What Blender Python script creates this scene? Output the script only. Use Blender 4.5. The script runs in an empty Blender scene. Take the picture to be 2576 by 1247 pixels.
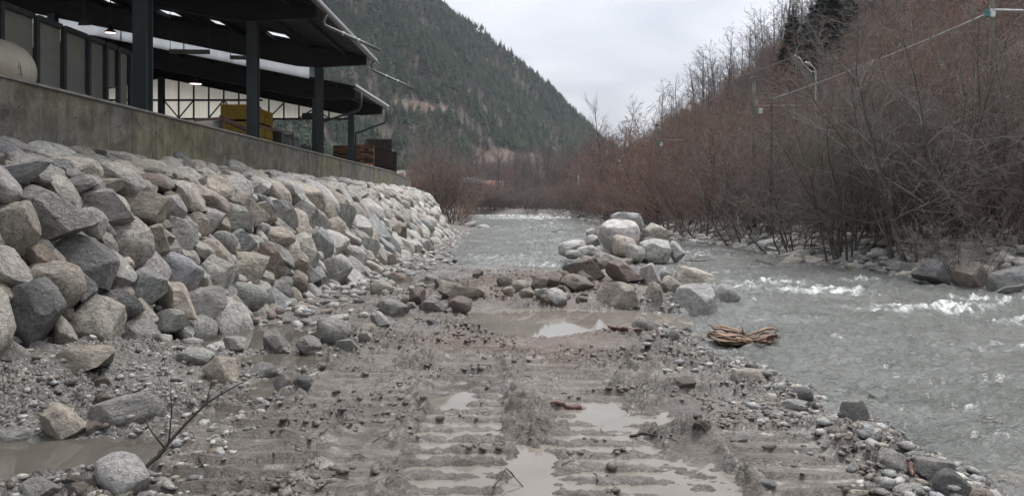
import bpy, math, random
import numpy as np
from mathutils import Vector, Matrix, Euler

# ------------------------------------------------------------------ camera, sky, sun, exposure
SC = bpy.context.scene
COL = SC.collection
CAMH = 2.2                    # eye height above the mud, metres
F = 1946.0                    # focal length in units of a 2576 px wide picture
CX, HY = 1288.0, 505.0        # principal column, horizon row (2576 px wide picture)

cam = bpy.data.cameras.new('camera')
cam.sensor_width = 36.0
cam.lens = 36.0 * F / 2576.0
cam.shift_y = -(623.5 - HY) / 2576.0
cam.clip_start = 0.1
cam.clip_end = 20000
cam_o = bpy.data.objects.new('camera', cam)
COL.objects.link(cam_o)
cam_o.location = (0, 0, CAMH)
cam_o.rotation_euler = (math.radians(90), 0, 0)
SC.camera = cam_o

SUN_EL, SUN_AZ = math.radians(62), math.radians(35)
world = bpy.data.worlds.new('World')
SC.world = world
world.use_nodes = True
wn, wl = world.node_tree.nodes, world.node_tree.links
wn.clear()
w_out = wn.new('ShaderNodeOutputWorld')
w_bg = wn.new('ShaderNodeBackground')
w_sky = wn.new('ShaderNodeTexSky')
w_sky.sky_type = 'NISHITA'
w_sky.sun_disc = False
w_sky.sun_elevation = SUN_EL
w_sky.sun_rotation = SUN_AZ
w_sky.air_density = 1.0
w_sky.dust_density = 3.0
w_tc = wn.new('ShaderNodeTexCoord')
w_sep = wn.new('ShaderNodeSeparateXYZ')
wl.new(w_tc.outputs['Generated'], w_sep.inputs[0])
w_add = wn.new('ShaderNodeMath'); w_add.operation = 'ADD'; w_add.inputs[1].default_value = 0.22
wl.new(w_sep.outputs[2], w_add.inputs[0])
w_max = wn.new('ShaderNodeMath'); w_max.operation = 'MAXIMUM'; w_max.inputs[1].default_value = 0.06
wl.new(w_add.outputs[0], w_max.inputs[0])
w_dx = wn.new('ShaderNodeMath'); w_dx.operation = 'DIVIDE'
w_dy = wn.new('ShaderNodeMath'); w_dy.operation = 'DIVIDE'
wl.new(w_sep.outputs[0], w_dx.inputs[0]); wl.new(w_max.outputs[0], w_dx.inputs[1])
wl.new(w_sep.outputs[1], w_dy.inputs[0]); wl.new(w_max.outputs[0], w_dy.inputs[1])
w_com = wn.new('ShaderNodeCombineXYZ')
wl.new(w_dx.outputs[0], w_com.inputs[0]); wl.new(w_dy.outputs[0], w_com.inputs[1])
w_noi = wn.new('ShaderNodeTexNoise')
w_noi.inputs['Scale'].default_value = 1.5
w_noi.inputs['Detail'].default_value = 5.0
w_noi.inputs['Roughness'].default_value = 0.5
w_noi.inputs['Distortion'].default_value = 0.5
wl.new(w_com.outputs[0], w_noi.inputs['Vector'])
w_rmp = wn.new('ShaderNodeValToRGB')
w_rmp.color_ramp.elements[0].position = 0.33
w_rmp.color_ramp.elements[0].color = (5.6, 5.85, 6.5, 1)
w_rmp.color_ramp.elements[1].position = 0.66
w_rmp.color_ramp.elements[1].color = (8.9, 9.1, 9.6, 1)
wl.new(w_noi.outputs[0], w_rmp.inputs[0])
w_mix = wn.new('ShaderNodeMix'); w_mix.data_type = 'RGBA'
w_mix.inputs[0].default_value = 0.93            # closed cloud cover over the clear sky
w_el = wn.new('ShaderNodeMapRange')              # standard overcast sky: zenith three times the horizon
wl.new(w_sep.outputs[2], w_el.inputs[0])
w_el.inputs[1].default_value = 0.0; w_el.inputs[2].default_value = 1.0; w_el.inputs[3].default_value = 0.36; w_el.inputs[4].default_value = 1.0
w_mul = wn.new('ShaderNodeMix'); w_mul.data_type = 'RGBA'; w_mul.blend_type = 'MULTIPLY'; w_mul.inputs[0].default_value = 1.0
wl.new(w_rmp.outputs[0], w_mul.inputs[6]); wl.new(w_el.outputs[0], w_mul.inputs[7])
wl.new(w_sky.outputs[0], w_mix.inputs[6]); wl.new(w_mul.outputs[2], w_mix.inputs[7])
wl.new(w_mix.outputs[2], w_bg.inputs['Color'])
w_bg.inputs['Strength'].default_value = 0.1
wl.new(w_bg.outputs[0], w_out.inputs['Surface'])

sun = bpy.data.lights.new('sun', 'SUN')
sun.energy = 1.5
sun.angle = math.radians(22)
sun.color = (1.0, 0.97, 0.93)
sun_o = bpy.data.objects.new('sun', sun)
COL.objects.link(sun_o)
sd = Vector((math.sin(SUN_AZ) * math.cos(SUN_EL), math.cos(SUN_AZ) * math.cos(SUN_EL), math.sin(SUN_EL)))
sun_o.rotation_euler = sd.to_track_quat('Z', 'Y').to_euler()

SC.view_settings.view_transform = 'Standard'
SC.view_settings.look = 'None'
SC.view_settings.gamma = 1
SC.view_settings.exposure = 1.22
SC.render.engine = 'CYCLES'
cy = SC.cycles
cy.use_denoising = True
cy.max_bounces = 5; cy.diffuse_bounces = 2; cy.glossy_bounces = 3; cy.transmission_bounces = 3
cy.transparent_max_bounces = 6; cy.volume_bounces = 0
cy.caustics_reflective = False; cy.caustics_refractive = False
cy.sample_clamp_indirect = 4.0

# ------------------------------------------------------------------ helpers
RNG = np.random.default_rng(7)
random.seed(7)

def P(px, py, d):
    """point at distance d (metres along the valley) that lies in direction (px, py)"""
    return np.array([(px - CX) / F * d, d, CAMH - (py - HY) / F * d])

def px_of(x, y, z):
    return CX + F * x / y, HY + F * (CAMH - z) / y

def smooth(a, b, x):
    t = np.clip((x - a) / (b - a), 0, 1)
    return t * t * (3 - 2 * t)

_perm = {}
def perlin(x, y, seed=0):
    if seed not in _perm:
        r = np.random.default_rng(1000 + seed)
        ang = r.random(65536) * 2 * np.pi
        _perm[seed] = (np.cos(ang), np.sin(ang))
    gx, gy = _perm[seed]
    x = np.asarray(x, float); y = np.asarray(y, float)
    xi = np.floor(x).astype(np.int64); yi = np.floor(y).astype(np.int64)
    xf = x - xi; yf = y - yi
    def h(i, j):
        return ((i * 73856093) ^ (j * 19349663) ^ ((i + 57 * j) * 83492791)) & 65535
    def g(i, j, dx, dy):
        k = h(i, j)
        return gx[k] * dx + gy[k] * dy
    u = xf * xf * xf * (xf * (xf * 6 - 15) + 10); v = yf * yf * yf * (yf * (yf * 6 - 15) + 10)
    a = g(xi, yi, xf, yf); b = g(xi + 1, yi, xf - 1, yf)
    c = g(xi, yi + 1, xf, yf - 1); d = g(xi + 1, yi + 1, xf - 1, yf - 1)
    return (a + u * (b - a) + v * (c + u * (d - c) - a - u * (b - a))) * 1.5

def fbm(x, y, oct=4, seed=0, gain=0.5):
    s = 0; a = 1.0
    for i in range(oct):
        s = s + a * perlin(x * 2 ** i + 13.1 * i, y * 2 ** i - 7.7 * i, seed + i)
        a *= gain
    return s

def ridged(x, y, oct=4, seed=0, gain=0.55):
    s = 0; a = 1.0
    for i in range(oct):
        s = s + a * (1 - 2 * np.abs(perlin(x * 2 ** i + 3.3 * i, y * 2 ** i + 9.1 * i, seed + i)))
        a *= gain
    return s

def cells(x, y, seed):
    """cellular noise: distance to the nearest and second nearest scattered point, and a random value of that cell"""
    xi = np.floor(x).astype(np.int64); yi = np.floor(y).astype(np.int64)
    f1 = np.full(x.shape, 9.0); f2 = np.full(x.shape, 9.0); val = np.zeros(x.shape)
    r = np.random.default_rng(seed).random((3, 65536))
    for i in (-1, 0, 1):
        for j in (-1, 0, 1):
            a, b = xi + i, yi + j
            k = ((a * 73856093) ^ (b * 19349663)) & 65535
            d = np.hypot(a + r[0][k] - x, b + r[1][k] - y)
            near = d < f1
            f2 = np.where(near, f1, np.minimum(f2, d)); val = np.where(near, r[2][k], val); f1 = np.where(near, d, f1)
    return f1, f2, val

def link(o, parent=None):
    COL.objects.link(o)
    if parent is not None:
        o.parent = parent
    return o

def np_mesh(name, V, Fc, mats=(), smooth_=False, attrs=None):
    """mesh from numpy arrays; Fc is (n,3) or (n,4)"""
    V = np.ascontiguousarray(V, np.float32); Fc = np.ascontiguousarray(Fc, np.int32)
    me = bpy.data.meshes.new(name)
    n, k = Fc.shape
    me.vertices.add(len(V)); me.vertices.foreach_set('co', V.ravel())
    me.loops.add(n * k); me.loops.foreach_set('vertex_index', Fc.ravel())
    me.polygons.add(n)
    me.polygons.foreach_set('loop_start', np.arange(0, n * k, k, dtype=np.int32))
    me.polygons.foreach_set('loop_total', np.full(n, k, np.int32))
    if smooth_:
        me.polygons.foreach_set('use_smooth', np.ones(n, bool))
    for m in mats:
        me.materials.append(m)
    if attrs:
        for an, arr in attrs.items():
            arr = np.asarray(arr, np.float32)
            if arr.ndim == 1:
                a = me.attributes.new(an, 'FLOAT', 'POINT'); a.data.foreach_set('value', arr)
            else:
                a = me.attributes.new(an, 'FLOAT_COLOR', 'POINT')
                a.data.foreach_set('color', np.c_[arr, np.ones(len(arr))].astype(np.float32).ravel())
    me.update(calc_edges=True)
    return me

def grid_faces(nr, nc):
    i = np.arange(nr * nc).reshape(nr, nc)
    return np.stack([i[:-1, :-1].ravel(), i[:-1, 1:].ravel(), i[1:, 1:].ravel(), i[1:, :-1].ravel()], 1)

def tag(o, label=None, cat=None, group=None, kind=None):
    if label: o['label'] = label
    if cat: o['category'] = cat
    if group: o['group'] = group
    if kind: o['kind'] = kind
    return o

def empty(name, loc=(0, 0, 0)):
    o = bpy.data.objects.new(name, None)
    o.empty_display_size = 0.3
    o.location = loc
    COL.objects.link(o)
    return o

class MB:
    """collects simple shapes into one mesh"""
    def __init__(s): s.v = []; s.f = []
    def add(s, vs, fs):
        n = len(s.v); s.v += [tuple(float(c) for c in p) for p in vs]
        s.f += [tuple(i + n for i in f) for f in fs]; return s
    def box(s, lo, hi):
        x0, y0, z0 = lo; x1, y1, z1 = hi
        return s.add([(x0,y0,z0),(x1,y0,z0),(x1,y1,z0),(x0,y1,z0),(x0,y0,z1),(x1,y0,z1),(x1,y1,z1),(x0,y1,z1)],
                     [(0,3,2,1),(4,5,6,7),(0,1,5,4),(1,2,6,5),(2,3,7,6),(3,0,4,7)])
    def prism(s, bottom, top):
        n = len(bottom)
        return s.add(list(bottom) + list(top), [tuple(range(n))[::-1], tuple(range(n, 2 * n))] +
                     [(i, (i + 1) % n, n + (i + 1) % n, n + i) for i in range(n)])
    def bar(s, p0, p1, w, h=None, up=(0, 0, 1)):
        h = h or w
        p0 = Vector(p0); p1 = Vector(p1); d = (p1 - p0).normalized(); u = Vector(up)
        if abs(d.dot(u)) > 0.98: u = Vector((1, 0, 0))
        a = d.cross(u).normalized() * w / 2; b = a.cross(d).normalized() * h / 2
        q = [-a - b, a - b, a + b, -a + b]
        return s.prism([p0 + c for c in q], [p1 + c for c in q])
    def tube(s, pts, r, n=8, caps=True):
        pts = [Vector(p) for p in pts]
        rs = r if isinstance(r, (list, tuple)) else [r] * len(pts)
        base = len(s.v); ref = None
        for i, p in enumerate(pts):
            t = (pts[min(i + 1, len(pts) - 1)] - pts[max(i - 1, 0)]).normalized()
            if ref is None: ref = t.orthogonal().normalized()
            ref = (ref - t * ref.dot(t)).normalized(); b = t.cross(ref)
            for k in range(n):
                a = 2 * math.pi * k / n
                s.v.append(tuple(p + (ref * math.cos(a) + b * math.sin(a)) * rs[i]))
        for i in range(len(pts) - 1):
            for k in range(n):
                a = base + i * n + k; c = base + i * n + (k + 1) % n
                s.f.append((a, c, c + n, a + n))
        if caps:
            s.f.append(tuple(range(base + n - 1, base - 1, -1)))
            e = base + (len(pts) - 1) * n
            s.f.append(tuple(range(e, e + n)))
        return s
    def lathe(s, prof, loc=(0, 0, 0), n=20, axis='z'):
        base = len(s.v)
        for r, z in prof:
            for k in range(n):
                a = 2 * math.pi * k / n
                p = (r * math.cos(a), r * math.sin(a), z)
                if axis == 'y': p = (p[0], p[2], p[1])
                s.v.append((p[0] + loc[0], p[1] + loc[1], p[2] + loc[2]))
        for i in range(len(prof) - 1):
            for k in range(n):
                a = base + i * n + k; c = base + i * n + (k + 1) % n
                s.f.append((a, c, c + n, a + n))
        return s
    def build(s, name, mat, parent=None, smooth_=False):
        me = bpy.data.meshes.new(name)
        me.from_pydata(s.v, [], s.f)
        me.materials.append(mat)
        if smooth_:
            me.polygons.foreach_set('use_smooth', np.ones(len(me.polygons), bool))
        me.update()
        return link(bpy.data.objects.new(name, me), parent)

def copy_tree(o, parent=None):
    c = o.copy(); COL.objects.link(c)
    if parent is not None: c.parent = parent
    for ch in o.children:
        copy_tree(ch, c)
    return c

# ------------------------------------------------------------------ materials
class NT:
    def __init__(s, name):
        s.m = bpy.data.materials.new(name); s.m.use_nodes = True
        s.n = s.m.node_tree.nodes; s.l = s.m.node_tree.links
        s.b = s.n['Principled BSDF']; s.out = s.n['Material Output']
        s.tc = s.n.new('ShaderNodeTexCoord')
    def node(s, t, **kw):
        n = s.n.new(t)
        for k, v in kw.items(): setattr(n, k, v)
        return n
    def L(s, a, b): s.l.new(a, b)
    def noise(s, scale, detail=4, rough=0.55, dist=0, vec=None):
        n = s.node('ShaderNodeTexNoise')
        n.inputs['Scale'].default_value = scale; n.inputs['Detail'].default_value = detail
        n.inputs['Roughness'].default_value = rough; n.inputs['Distortion'].default_value = dist
        s.L(vec if vec is not None else s.tc.outputs['Object'], n.inputs['Vector'])
        return n.outputs[0]
    def ramp(s, fac, stops):
        r = s.node('ShaderNodeValToRGB'); e = r.color_ramp.elements
        while len(e) < len(stops): e.new(0.5)
        for el, (p, c) in zip(e, stops):
            el.position = p; el.color = (*c, 1) if len(c) == 3 else c
        s.L(fac, r.inputs[0]); return r.outputs[0]
    def val(s, fac, a, b, lo=0.0, hi=1.0):
        m = s.node('ShaderNodeMapRange')
        m.inputs[1].default_value = a; m.inputs[2].default_value = b
        m.inputs[3].default_value = lo; m.inputs[4].default_value = hi
        s.L(fac, m.inputs[0]); return m.outputs[0]
    def mix(s, f, a, b, mode='MIX'):
        m = s.node('ShaderNodeMix', data_type='RGBA', blend_type=mode)
        for i, v in ((0, f), (6, a), (7, b)):
            if isinstance(v, (int, float)): m.inputs[i].default_value = v
            elif isinstance(v, tuple): m.inputs[i].default_value = (*v, 1)
            else: s.L(v, m.inputs[i])
        return m.outputs[2]
    def math(s, op, a, b):
        m = s.node('ShaderNodeMath', operation=op)
        for i, v in ((0, a), (1, b)):
            if isinstance(v, (int, float)): m.inputs[i].default_value = v
            else: s.L(v, m.inputs[i])
        return m.outputs[0]
    def bump(s, h, strength=0.5, dist=0.02, normal=None):
        b = s.node('ShaderNodeBump'); b.inputs['Strength'].default_value = strength
        b.inputs['Distance'].default_value = dist; s.L(h, b.inputs['Height'])
        if normal is not None: s.L(normal, b.inputs['Normal'])
        return b.outputs[0]
    def attr(s, name, fac=False):
        a = s.node('ShaderNodeAttribute', attribute_name=name)
        return a.outputs['Fac'] if fac else a.outputs['Color']
    def scaled(s, sc):
        m = s.node('ShaderNodeMapping'); m.inputs['Scale'].default_value = sc
        s.L(s.tc.outputs['Object'], m.inputs[0]); return m.outputs[0]
    def done(s, color=None, rough=None, normal=None, **kw):
        for k, v in (('Base Color', color), ('Roughness', rough), ('Normal', normal)):
            if v is None: continue
            if isinstance(v, tuple): s.b.inputs[k].default_value = (*v, 1)
            elif isinstance(v, (int, float)): s.b.inputs[k].default_value = v
            else: s.L(v, s.b.inputs[k])
        for k, v in kw.items(): s.b.inputs[k.replace('_', ' ')].default_value = v
        return s.m

def simple(name, color, rough=0.7, var=0.25, scale=6, metallic=0.0, bump=0.15, stretch=(1, 1, 1)):
    t = NT(name); v = t.scaled(stretch)
    n = t.noise(scale, 5, 0.6, 0.3, v); n2 = t.noise(scale * 9, 3, 0.6, 0, v)
    f = t.math('ADD', t.math('MULTIPLY', n, 0.7), t.math('MULTIPLY', n2, 0.3))
    c0 = tuple(c * (1 - var) for c in color); c1 = tuple(min(1, c * (1 + var)) for c in color)
    return t.done(t.ramp(f, [(0.3, c0), (0.7, c1)]), t.val(n, 0.3, 0.7, min(1, rough + 0.1), rough - 0.1),
                  t.bump(f, bump, 0.02), Metallic=metallic)

def rock_material(name, joined):
    t = NT(name)
    oi = t.node('ShaderNodeObjectInfo')
    if joined:
        tint = t.attr('tint'); vec = t.tc.outputs['Object']; k = 2.2
    else:
        tint = oi.outputs['Color']; k = 1.5
        va = t.node('ShaderNodeVectorMath', operation='ADD')
        mm = t.math('MULTIPLY', oi.outputs['Random'], 50.0)
        t.L(t.tc.outputs['Object'], va.inputs[0]); t.L(mm, va.inputs[1]); vec = va.outputs[0]
    big = t.noise(1.6 * k, 6, 0.62, 0.6, vec)
    mid = t.noise(6 * k, 6, 0.68, 0.3, vec)
    spk = t.noise(55 * k, 2, 0.6, 0, vec)
    c = t.mix(1.0, tint, t.ramp(big, [(0.25, (0.68, 0.68, 0.69)), (0.5, (1.08, 1.08, 1.08)), (0.75, (1.4, 1.38, 1.34))]), 'MULTIPLY')
    c = t.mix(0.75, c, t.ramp(mid, [(0.28, (0.45, 0.45, 0.46)), (0.5, (1.08, 1.08, 1.08)), (0.72, (1.5, 1.5, 1.5))]), 'MULTIPLY')
    c = t.mix(0.8, c, t.ramp(spk, [(0.33, (0.5, 0.5, 0.5)), (0.5, (1, 1, 1)), (0.66, (1.4, 1.4, 1.38))]), 'MULTIPLY')
    # rusty and muddy stains with a shape of their own
    st = t.noise(1.1 * k, 5, 0.6, 1.2, vec)
    c = t.mix(t.val(st, 0.58, 0.72, 0, 0.45), c, (0.2, 0.165, 0.135))
    st2 = t.noise(2.0 * k, 7, 0.7, 0.4, vec)
    c = t.mix(t.val(st2, 0.62, 0.7, 0, 0.4), c, (0.075, 0.075, 0.075))
    cr = t.node('ShaderNodeTexVoronoi', feature='DISTANCE_TO_EDGE')
    dv = t.node('ShaderNodeVectorMath', operation='ADD')
    dn = t.node('ShaderNodeTexNoise'); dn.inputs['Scale'].default_value = 3 * k
    t.L(vec, dn.inputs['Vector']); t.L(vec, dv.inputs[0]); t.L(dn.outputs['Color'], dv.inputs[1])
    t.L(dv.outputs[0], cr.inputs['Vector']); cr.inputs['Scale'].default_value = 1.7 * k
    crack = t.val(cr.outputs['Distance'], 0.0, 0.02, 0, 1)
    c = t.mix(t.val(cr.outputs['Distance'], 0.0, 0.012, 0.55, 0), c, (0.06, 0.055, 0.05))
    h = t.math('ADD', t.math('MULTIPLY', mid, 1.0), t.math('MULTIPLY', spk, 0.12))
    h = t.math('ADD', h, t.math('MULTIPLY', crack, 0.25))
    h = t.math('ADD', h, t.math('MULTIPLY', big, 0.8))
    return t.done(c, t.val(mid, 0.3, 0.7, 0.5, 0.78), t.bump(h, 1.0, 0.09 if not joined else 0.05))

M = {}
M['rock'] = rock_material('rock', False)
M['rock_joined'] = rock_material('rock_joined', True)

def mud_material():
    t = NT('wet_mud')
    g = t.attr('gravel', True)
    n1 = t.noise(0.9, 6, 0.6, 0.4); n2 = t.noise(7, 6, 0.68, 0.3); n3 = t.noise(30, 5, 0.72)
    f = t.math('ADD', t.math('MULTIPLY', n1, 0.5), t.math('MULTIPLY', n2, 0.5))
    mud = t.ramp(f, [(0.3, (0.06, 0.05, 0.042)), (0.5, (0.128, 0.112, 0.096)), (0.7, (0.215, 0.194, 0.171))])
    brown = t.ramp(f, [(0.3, (0.05, 0.033, 0.024)), (0.5, (0.115, 0.08, 0.06)), (0.7, (0.19, 0.14, 0.11))])
    mud = t.mix(t.attr('earth', True), mud, brown)
    vo = t.node('ShaderNodeTexVoronoi'); vo.inputs['Scale'].default_value = 26
    t.L(t.tc.outputs['Object'], vo.inputs['Vector'])
    sepc = t.node('ShaderNodeSeparateColor'); t.L(vo.outputs['Color'], sepc.inputs[0])
    grav = t.ramp(sepc.outputs[0], [(0.0, (0.1, 0.095, 0.088)), (0.5, (0.185, 0.175, 0.16)), (0.9, (0.26, 0.255, 0.245)), (1.0, (0.4, 0.39, 0.38))])
    c = t.mix(t.math('MULTIPLY', g, 0.75), mud, grav)
    c = t.mix(0.7, c, t.ramp(n3, [(0.3, (0.42, 0.41, 0.4)), (0.52, (1, 1, 1)), (0.75, (1.4, 1.4, 1.4))]), 'MULTIPLY')
    wet = t.noise(1.7, 5, 0.6, 0.5)
    h = t.math('ADD', t.math('MULTIPLY', n2, 0.5), t.math('MULTIPLY', n3, 0.5))
    h = t.math('ADD', h, t.math('MULTIPLY', t.math('MULTIPLY', vo.outputs['Distance'], g), -0.6))
    sm = t.attr('smear', True)
    rg = t.math('SUBTRACT', t.val(wet, 0.4, 0.6, 0.6, 0.3), t.math('MULTIPLY', sm, 0.3))
    bn = t.bump(h, 1.0, 0.07)
    t.L(t.val(sm, 0, 1, 1.0, 0.3), bn.node.inputs['Strength'])
    return t.done(c, t.math('MAXIMUM', rg, 0.07), bn)
M['mud'] = mud_material()

def ground_material():
    t = NT('bank_ground')
    n1 = t.noise(0.25, 6, 0.6, 0.5); n2 = t.noise(3, 6, 0.68); n3 = t.noise(16, 4, 0.7)
    c = t.ramp(n2, [(0.3, (0.07, 0.06, 0.05)), (0.5, (0.14, 0.125, 0.11)), (0.7, (0.24, 0.225, 0.205))])
    moss = t.attr('moss', True)
    grass = t.ramp(n2, [(0.3, (0.035, 0.05, 0.015)), (0.7, (0.1, 0.11, 0.035))])
    c = t.mix(t.math('MULTIPLY', moss, t.val(n1, 0.35, 0.55)), c, grass)
    c = t.mix(0.7, c, t.ramp(n3, [(0.3, (0.5, 0.5, 0.5)), (0.6, (1, 1, 1)), (0.8, (1.3, 1.3, 1.3))]), 'MULTIPLY')
    return t.done(c, 0.85, t.bump(t.math('ADD', n2, t.math('MULTIPLY', n3, 0.4)), 0.8, 0.08))
M['ground'] = ground_material()

def hill_material():
    t = NT('forest_floor')
    n1 = t.noise(0.02, 5, 0.6, 0.5); n2 = t.noise(0.3, 6, 0.7)
    c = t.ramp(t.math('ADD', t.math('MULTIPLY', n1, 0.5), t.math('MULTIPLY', n2, 0.5)),
               [(0.3, (0.028, 0.028, 0.02)), (0.5, (0.075, 0.058, 0.045)), (0.7, (0.14, 0.095, 0.07))])
    cl = t.attr('clearing', True)
    c = t.mix(cl, c, t.ramp(n2, [(0.3, (0.085, 0.05, 0.036)), (0.55, (0.15, 0.098, 0.072)), (0.75, (0.2, 0.155, 0.12))]))
    return t.done(c, 0.95, t.bump(n2, 1.0, 0.8))
M['hill'] = hill_material()

def river_material():
    t = NT('river_water')
    foam_sheen = t.attr('foam_sheen', True)
    n1 = t.noise(0.7, 4, 0.6, 0.5); n2 = t.noise(8, 5, 0.65, 0.8, t.scaled((0.6, 1.5, 1))); n3 = t.noise(24, 4, 0.6, 0.5, t.scaled((0.6, 1.5, 1)))
    body = t.ramp(n1, [(0.3, (0.115, 0.121, 0.108)), (0.7, (0.195, 0.2, 0.185))])
    fn = t.math('MULTIPLY', foam_sheen, t.val(n3, 0.3, 0.65, 0.45, 1.2))
    fm = t.val(fn, 0.2, 0.75, 0, 1)
    c = t.mix(fm, body, (0.78, 0.8, 0.8))
    r = t.val(fm, 0, 1, 0.07, 0.6)
    h = t.math('ADD', t.math('MULTIPLY', n2, 0.8), t.math('MULTIPLY', n3, 0.35))
    m = t.done(c, r, t.bump(h, 1.0, 0.085))
    t.b.inputs['IOR'].default_value = 1.33
    return m
M['river'] = river_material()

def puddle_material(name, col, bump):
    t = NT(name)
    n1 = t.noise(1.4, 4, 0.6, 0.4); n2 = t.noise(10, 3, 0.5, 0.5)
    m = t.done(t.ramp(n1, [(0.3, tuple(c * 0.85 for c in col)), (0.7, tuple(c * 1.15 for c in col))]), 0.02, t.bump(n2, bump, 0.006))
    t.b.inputs['IOR'].default_value = 1.33
    return m
M['puddle'] = puddle_material('muddy_puddle', (0.18, 0.16, 0.136), 0.02)
M['pool'] = puddle_material('murky_pool', (0.095, 0.086, 0.073), 0.1)

def concrete_material():
    t = NT('stained_concrete')
    streak = t.noise(1.0, 6, 0.65, 0.6, t.scaled((1, 1.5, 0.3)))
    drip = t.noise(1.0, 5, 0.7, 0.3, t.scaled((1, 6, 0.9)))
    blot = t.noise(2.2, 6, 0.65, 0.8)
    gr = t.noise(24, 5, 0.7)
    big = t.noise(0.3, 3, 0.5)
    c = t.ramp(t.math('ADD', t.math('MULTIPLY', streak, 0.35), t.math('MULTIPLY', blot, 0.65)), [(0.36, (0.055, 0.053, 0.047)), (0.5, (0.125, 0.12, 0.103)), (0.62, (0.21, 0.204, 0.18))])
    c = t.mix(t.val(big, 0.45, 0.62, 0, 0.6), c, t.mix(1.0, c, (1.2, 1.1, 0.7), 'MULTIPLY'))
    c = t.mix(t.val(drip, 0.6, 0.72, 0, 0.4), c, (0.26, 0.252, 0.232))
    c = t.mix(t.val(t.noise(1.0, 4, 0.6, 0.2, t.scaled((1, 4, 0.4))), 0.55, 0.7, 0, 0.4), c, (0.04, 0.04, 0.036))
    c = t.mix(0.8, c, t.ramp(gr, [(0.3, (0.65, 0.65, 0.65)), (0.7, (1.3, 1.3, 1.3))]), 'MULTIPLY')
    return t.done(c, 0.85, t.bump(t.math('ADD', gr, blot), 0.5, 0.02))
M['concrete'] = concrete_material()
M['coping'] = simple('weathered_coping', (0.2, 0.197, 0.185), 0.85, 0.4, 3)
M['steel_dark'] = simple('dark_painted_steel', (0.035, 0.042, 0.046), 0.6, 0.3, 3)
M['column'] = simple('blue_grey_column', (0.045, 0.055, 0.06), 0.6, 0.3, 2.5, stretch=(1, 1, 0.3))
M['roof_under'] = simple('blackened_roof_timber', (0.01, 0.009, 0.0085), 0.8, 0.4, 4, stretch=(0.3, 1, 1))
M['roof_top'] = simple('pale_roof_sheet', (0.55, 0.56, 0.57), 0.5, 0.2, 3)
M['fascia'] = simple('weathered_fascia', (0.17, 0.165, 0.155), 0.7, 0.3, 4)
M['zinc'] = simple('dull_zinc', (0.13, 0.135, 0.135), 0.45, 0.25, 5, 0.4)
M['panel_grey'] = simple('grey_panel', (0.25, 0.25, 0.225), 0.7, 0.14, 1.5)
M['tank'] = simple('chipped_cream_paint', (0.52, 0.47, 0.39), 0.5, 0.12, 2)
def chipped():
    t = NT('chipped_cream_tank'); n = t.noise(3.0, 6, 0.7, 0.4); b = t.noise(1.2, 4, 0.6)
    c = t.ramp(b, [(0.3, (0.4, 0.36, 0.29)), (0.7, (0.52, 0.48, 0.4))])
    c = t.mix(t.val(n, 0.62, 0.66, 0, 0.85), c, (0.1, 0.06, 0.04))
    return t.done(c, 0.5, t.bump(n, 0.2, 0.01))
M['tank'] = chipped()
M['yellow'] = simple('yellow_board', (0.42, 0.275, 0.025), 0.6, 0.2, 3)
M['rail'] = simple('red_brown_rail', (0.13, 0.075, 0.06), 0.7, 0.3, 4)
M['tarp'] = simple('grey_tarpaulin', (0.2, 0.21, 0.22), 0.55, 0.3, 4, bump=0.5)
M['wood_dark'] = simple('dark_weathered_board', (0.05, 0.033, 0.025), 0.8, 0.4, 6, stretch=(1, 1, 4))
M['wood_red'] = simple('reddish_board', (0.22, 0.105, 0.05), 0.75, 0.35, 6, stretch=(1, 1, 4))
M['wood_pale'] = simple('fresh_orange_board', (0.45, 0.24, 0.1), 0.7, 0.25, 6, stretch=(1, 1, 4))
M['bark_wet'] = simple('wet_bark', (0.035, 0.027, 0.021), 0.5, 0.35, 12)
M['white_paint'] = simple('chalky_white', (0.6, 0.6, 0.57), 0.6, 0.15, 4)
M['grey_metal'] = simple('galvanised', (0.42, 0.43, 0.42), 0.5, 0.2, 5, 0.3)
M['net'] = simple('green_net_cord', (0.14, 0.22, 0.18), 0.8, 0.2, 5)
M['post'] = simple('old_timber_post', (0.07, 0.064, 0.052), 0.85, 0.3, 5)
M['plaster'] = simple('pale_plaster', (0.5, 0.48, 0.44), 0.85, 0.12, 2)
M['roof_tile'] = simple('red_roof_tile', (0.22, 0.09, 0.068), 0.8, 0.25, 4)
M['glass_dark'] = simple('dark_pane', (0.03, 0.035, 0.04), 0.15, 0.2, 2)
M['blue_paint'] = simple('turquoise_paint', (0.04, 0.17, 0.17), 0.5, 0.15, 4)

def translucent(name, col, stripes=0):
    t = NT(name)
    n = t.noise(2.0, 4, 0.6, 0, t.scaled((1, 1, 0.15)))
    c = t.ramp(n, [(0.3, tuple(x * 0.85 for x in col)), (0.7, col)])
    tr = t.node('ShaderNodeBsdfTranslucent'); t.L(c, tr.inputs['Color'])
    df = t.node('ShaderNodeBsdfDiffuse'); t.L(c, df.inputs['Color'])
    mx = t.node('ShaderNodeMixShader'); mx.inputs[0].default_value = 0.25
    t.L(tr.outputs[0], mx.inputs[1]); t.L(df.outputs[0], mx.inputs[2]); t.L(mx.outputs[0], t.out.inputs['Surface'])
    return t.m
M['skylight'] = translucent('milky_skylight', (0.9, 0.92, 0.94))
M['gable_sheet'] = translucent('yellowed_translucent_sheet', (0.9, 0.88, 0.76))

def emit(name, col, s):
    t = NT(name); e = t.node('ShaderNodeEmission')
    e.inputs[0].default_value = (*col, 1); e.inputs[1].default_value = s
    t.L(e.outputs[0], t.out.inputs['Surface']); return t.m
M['lamp_glow'] = emit('lamp_glow', (1.0, 0.72, 0.66), 1.3)

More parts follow.
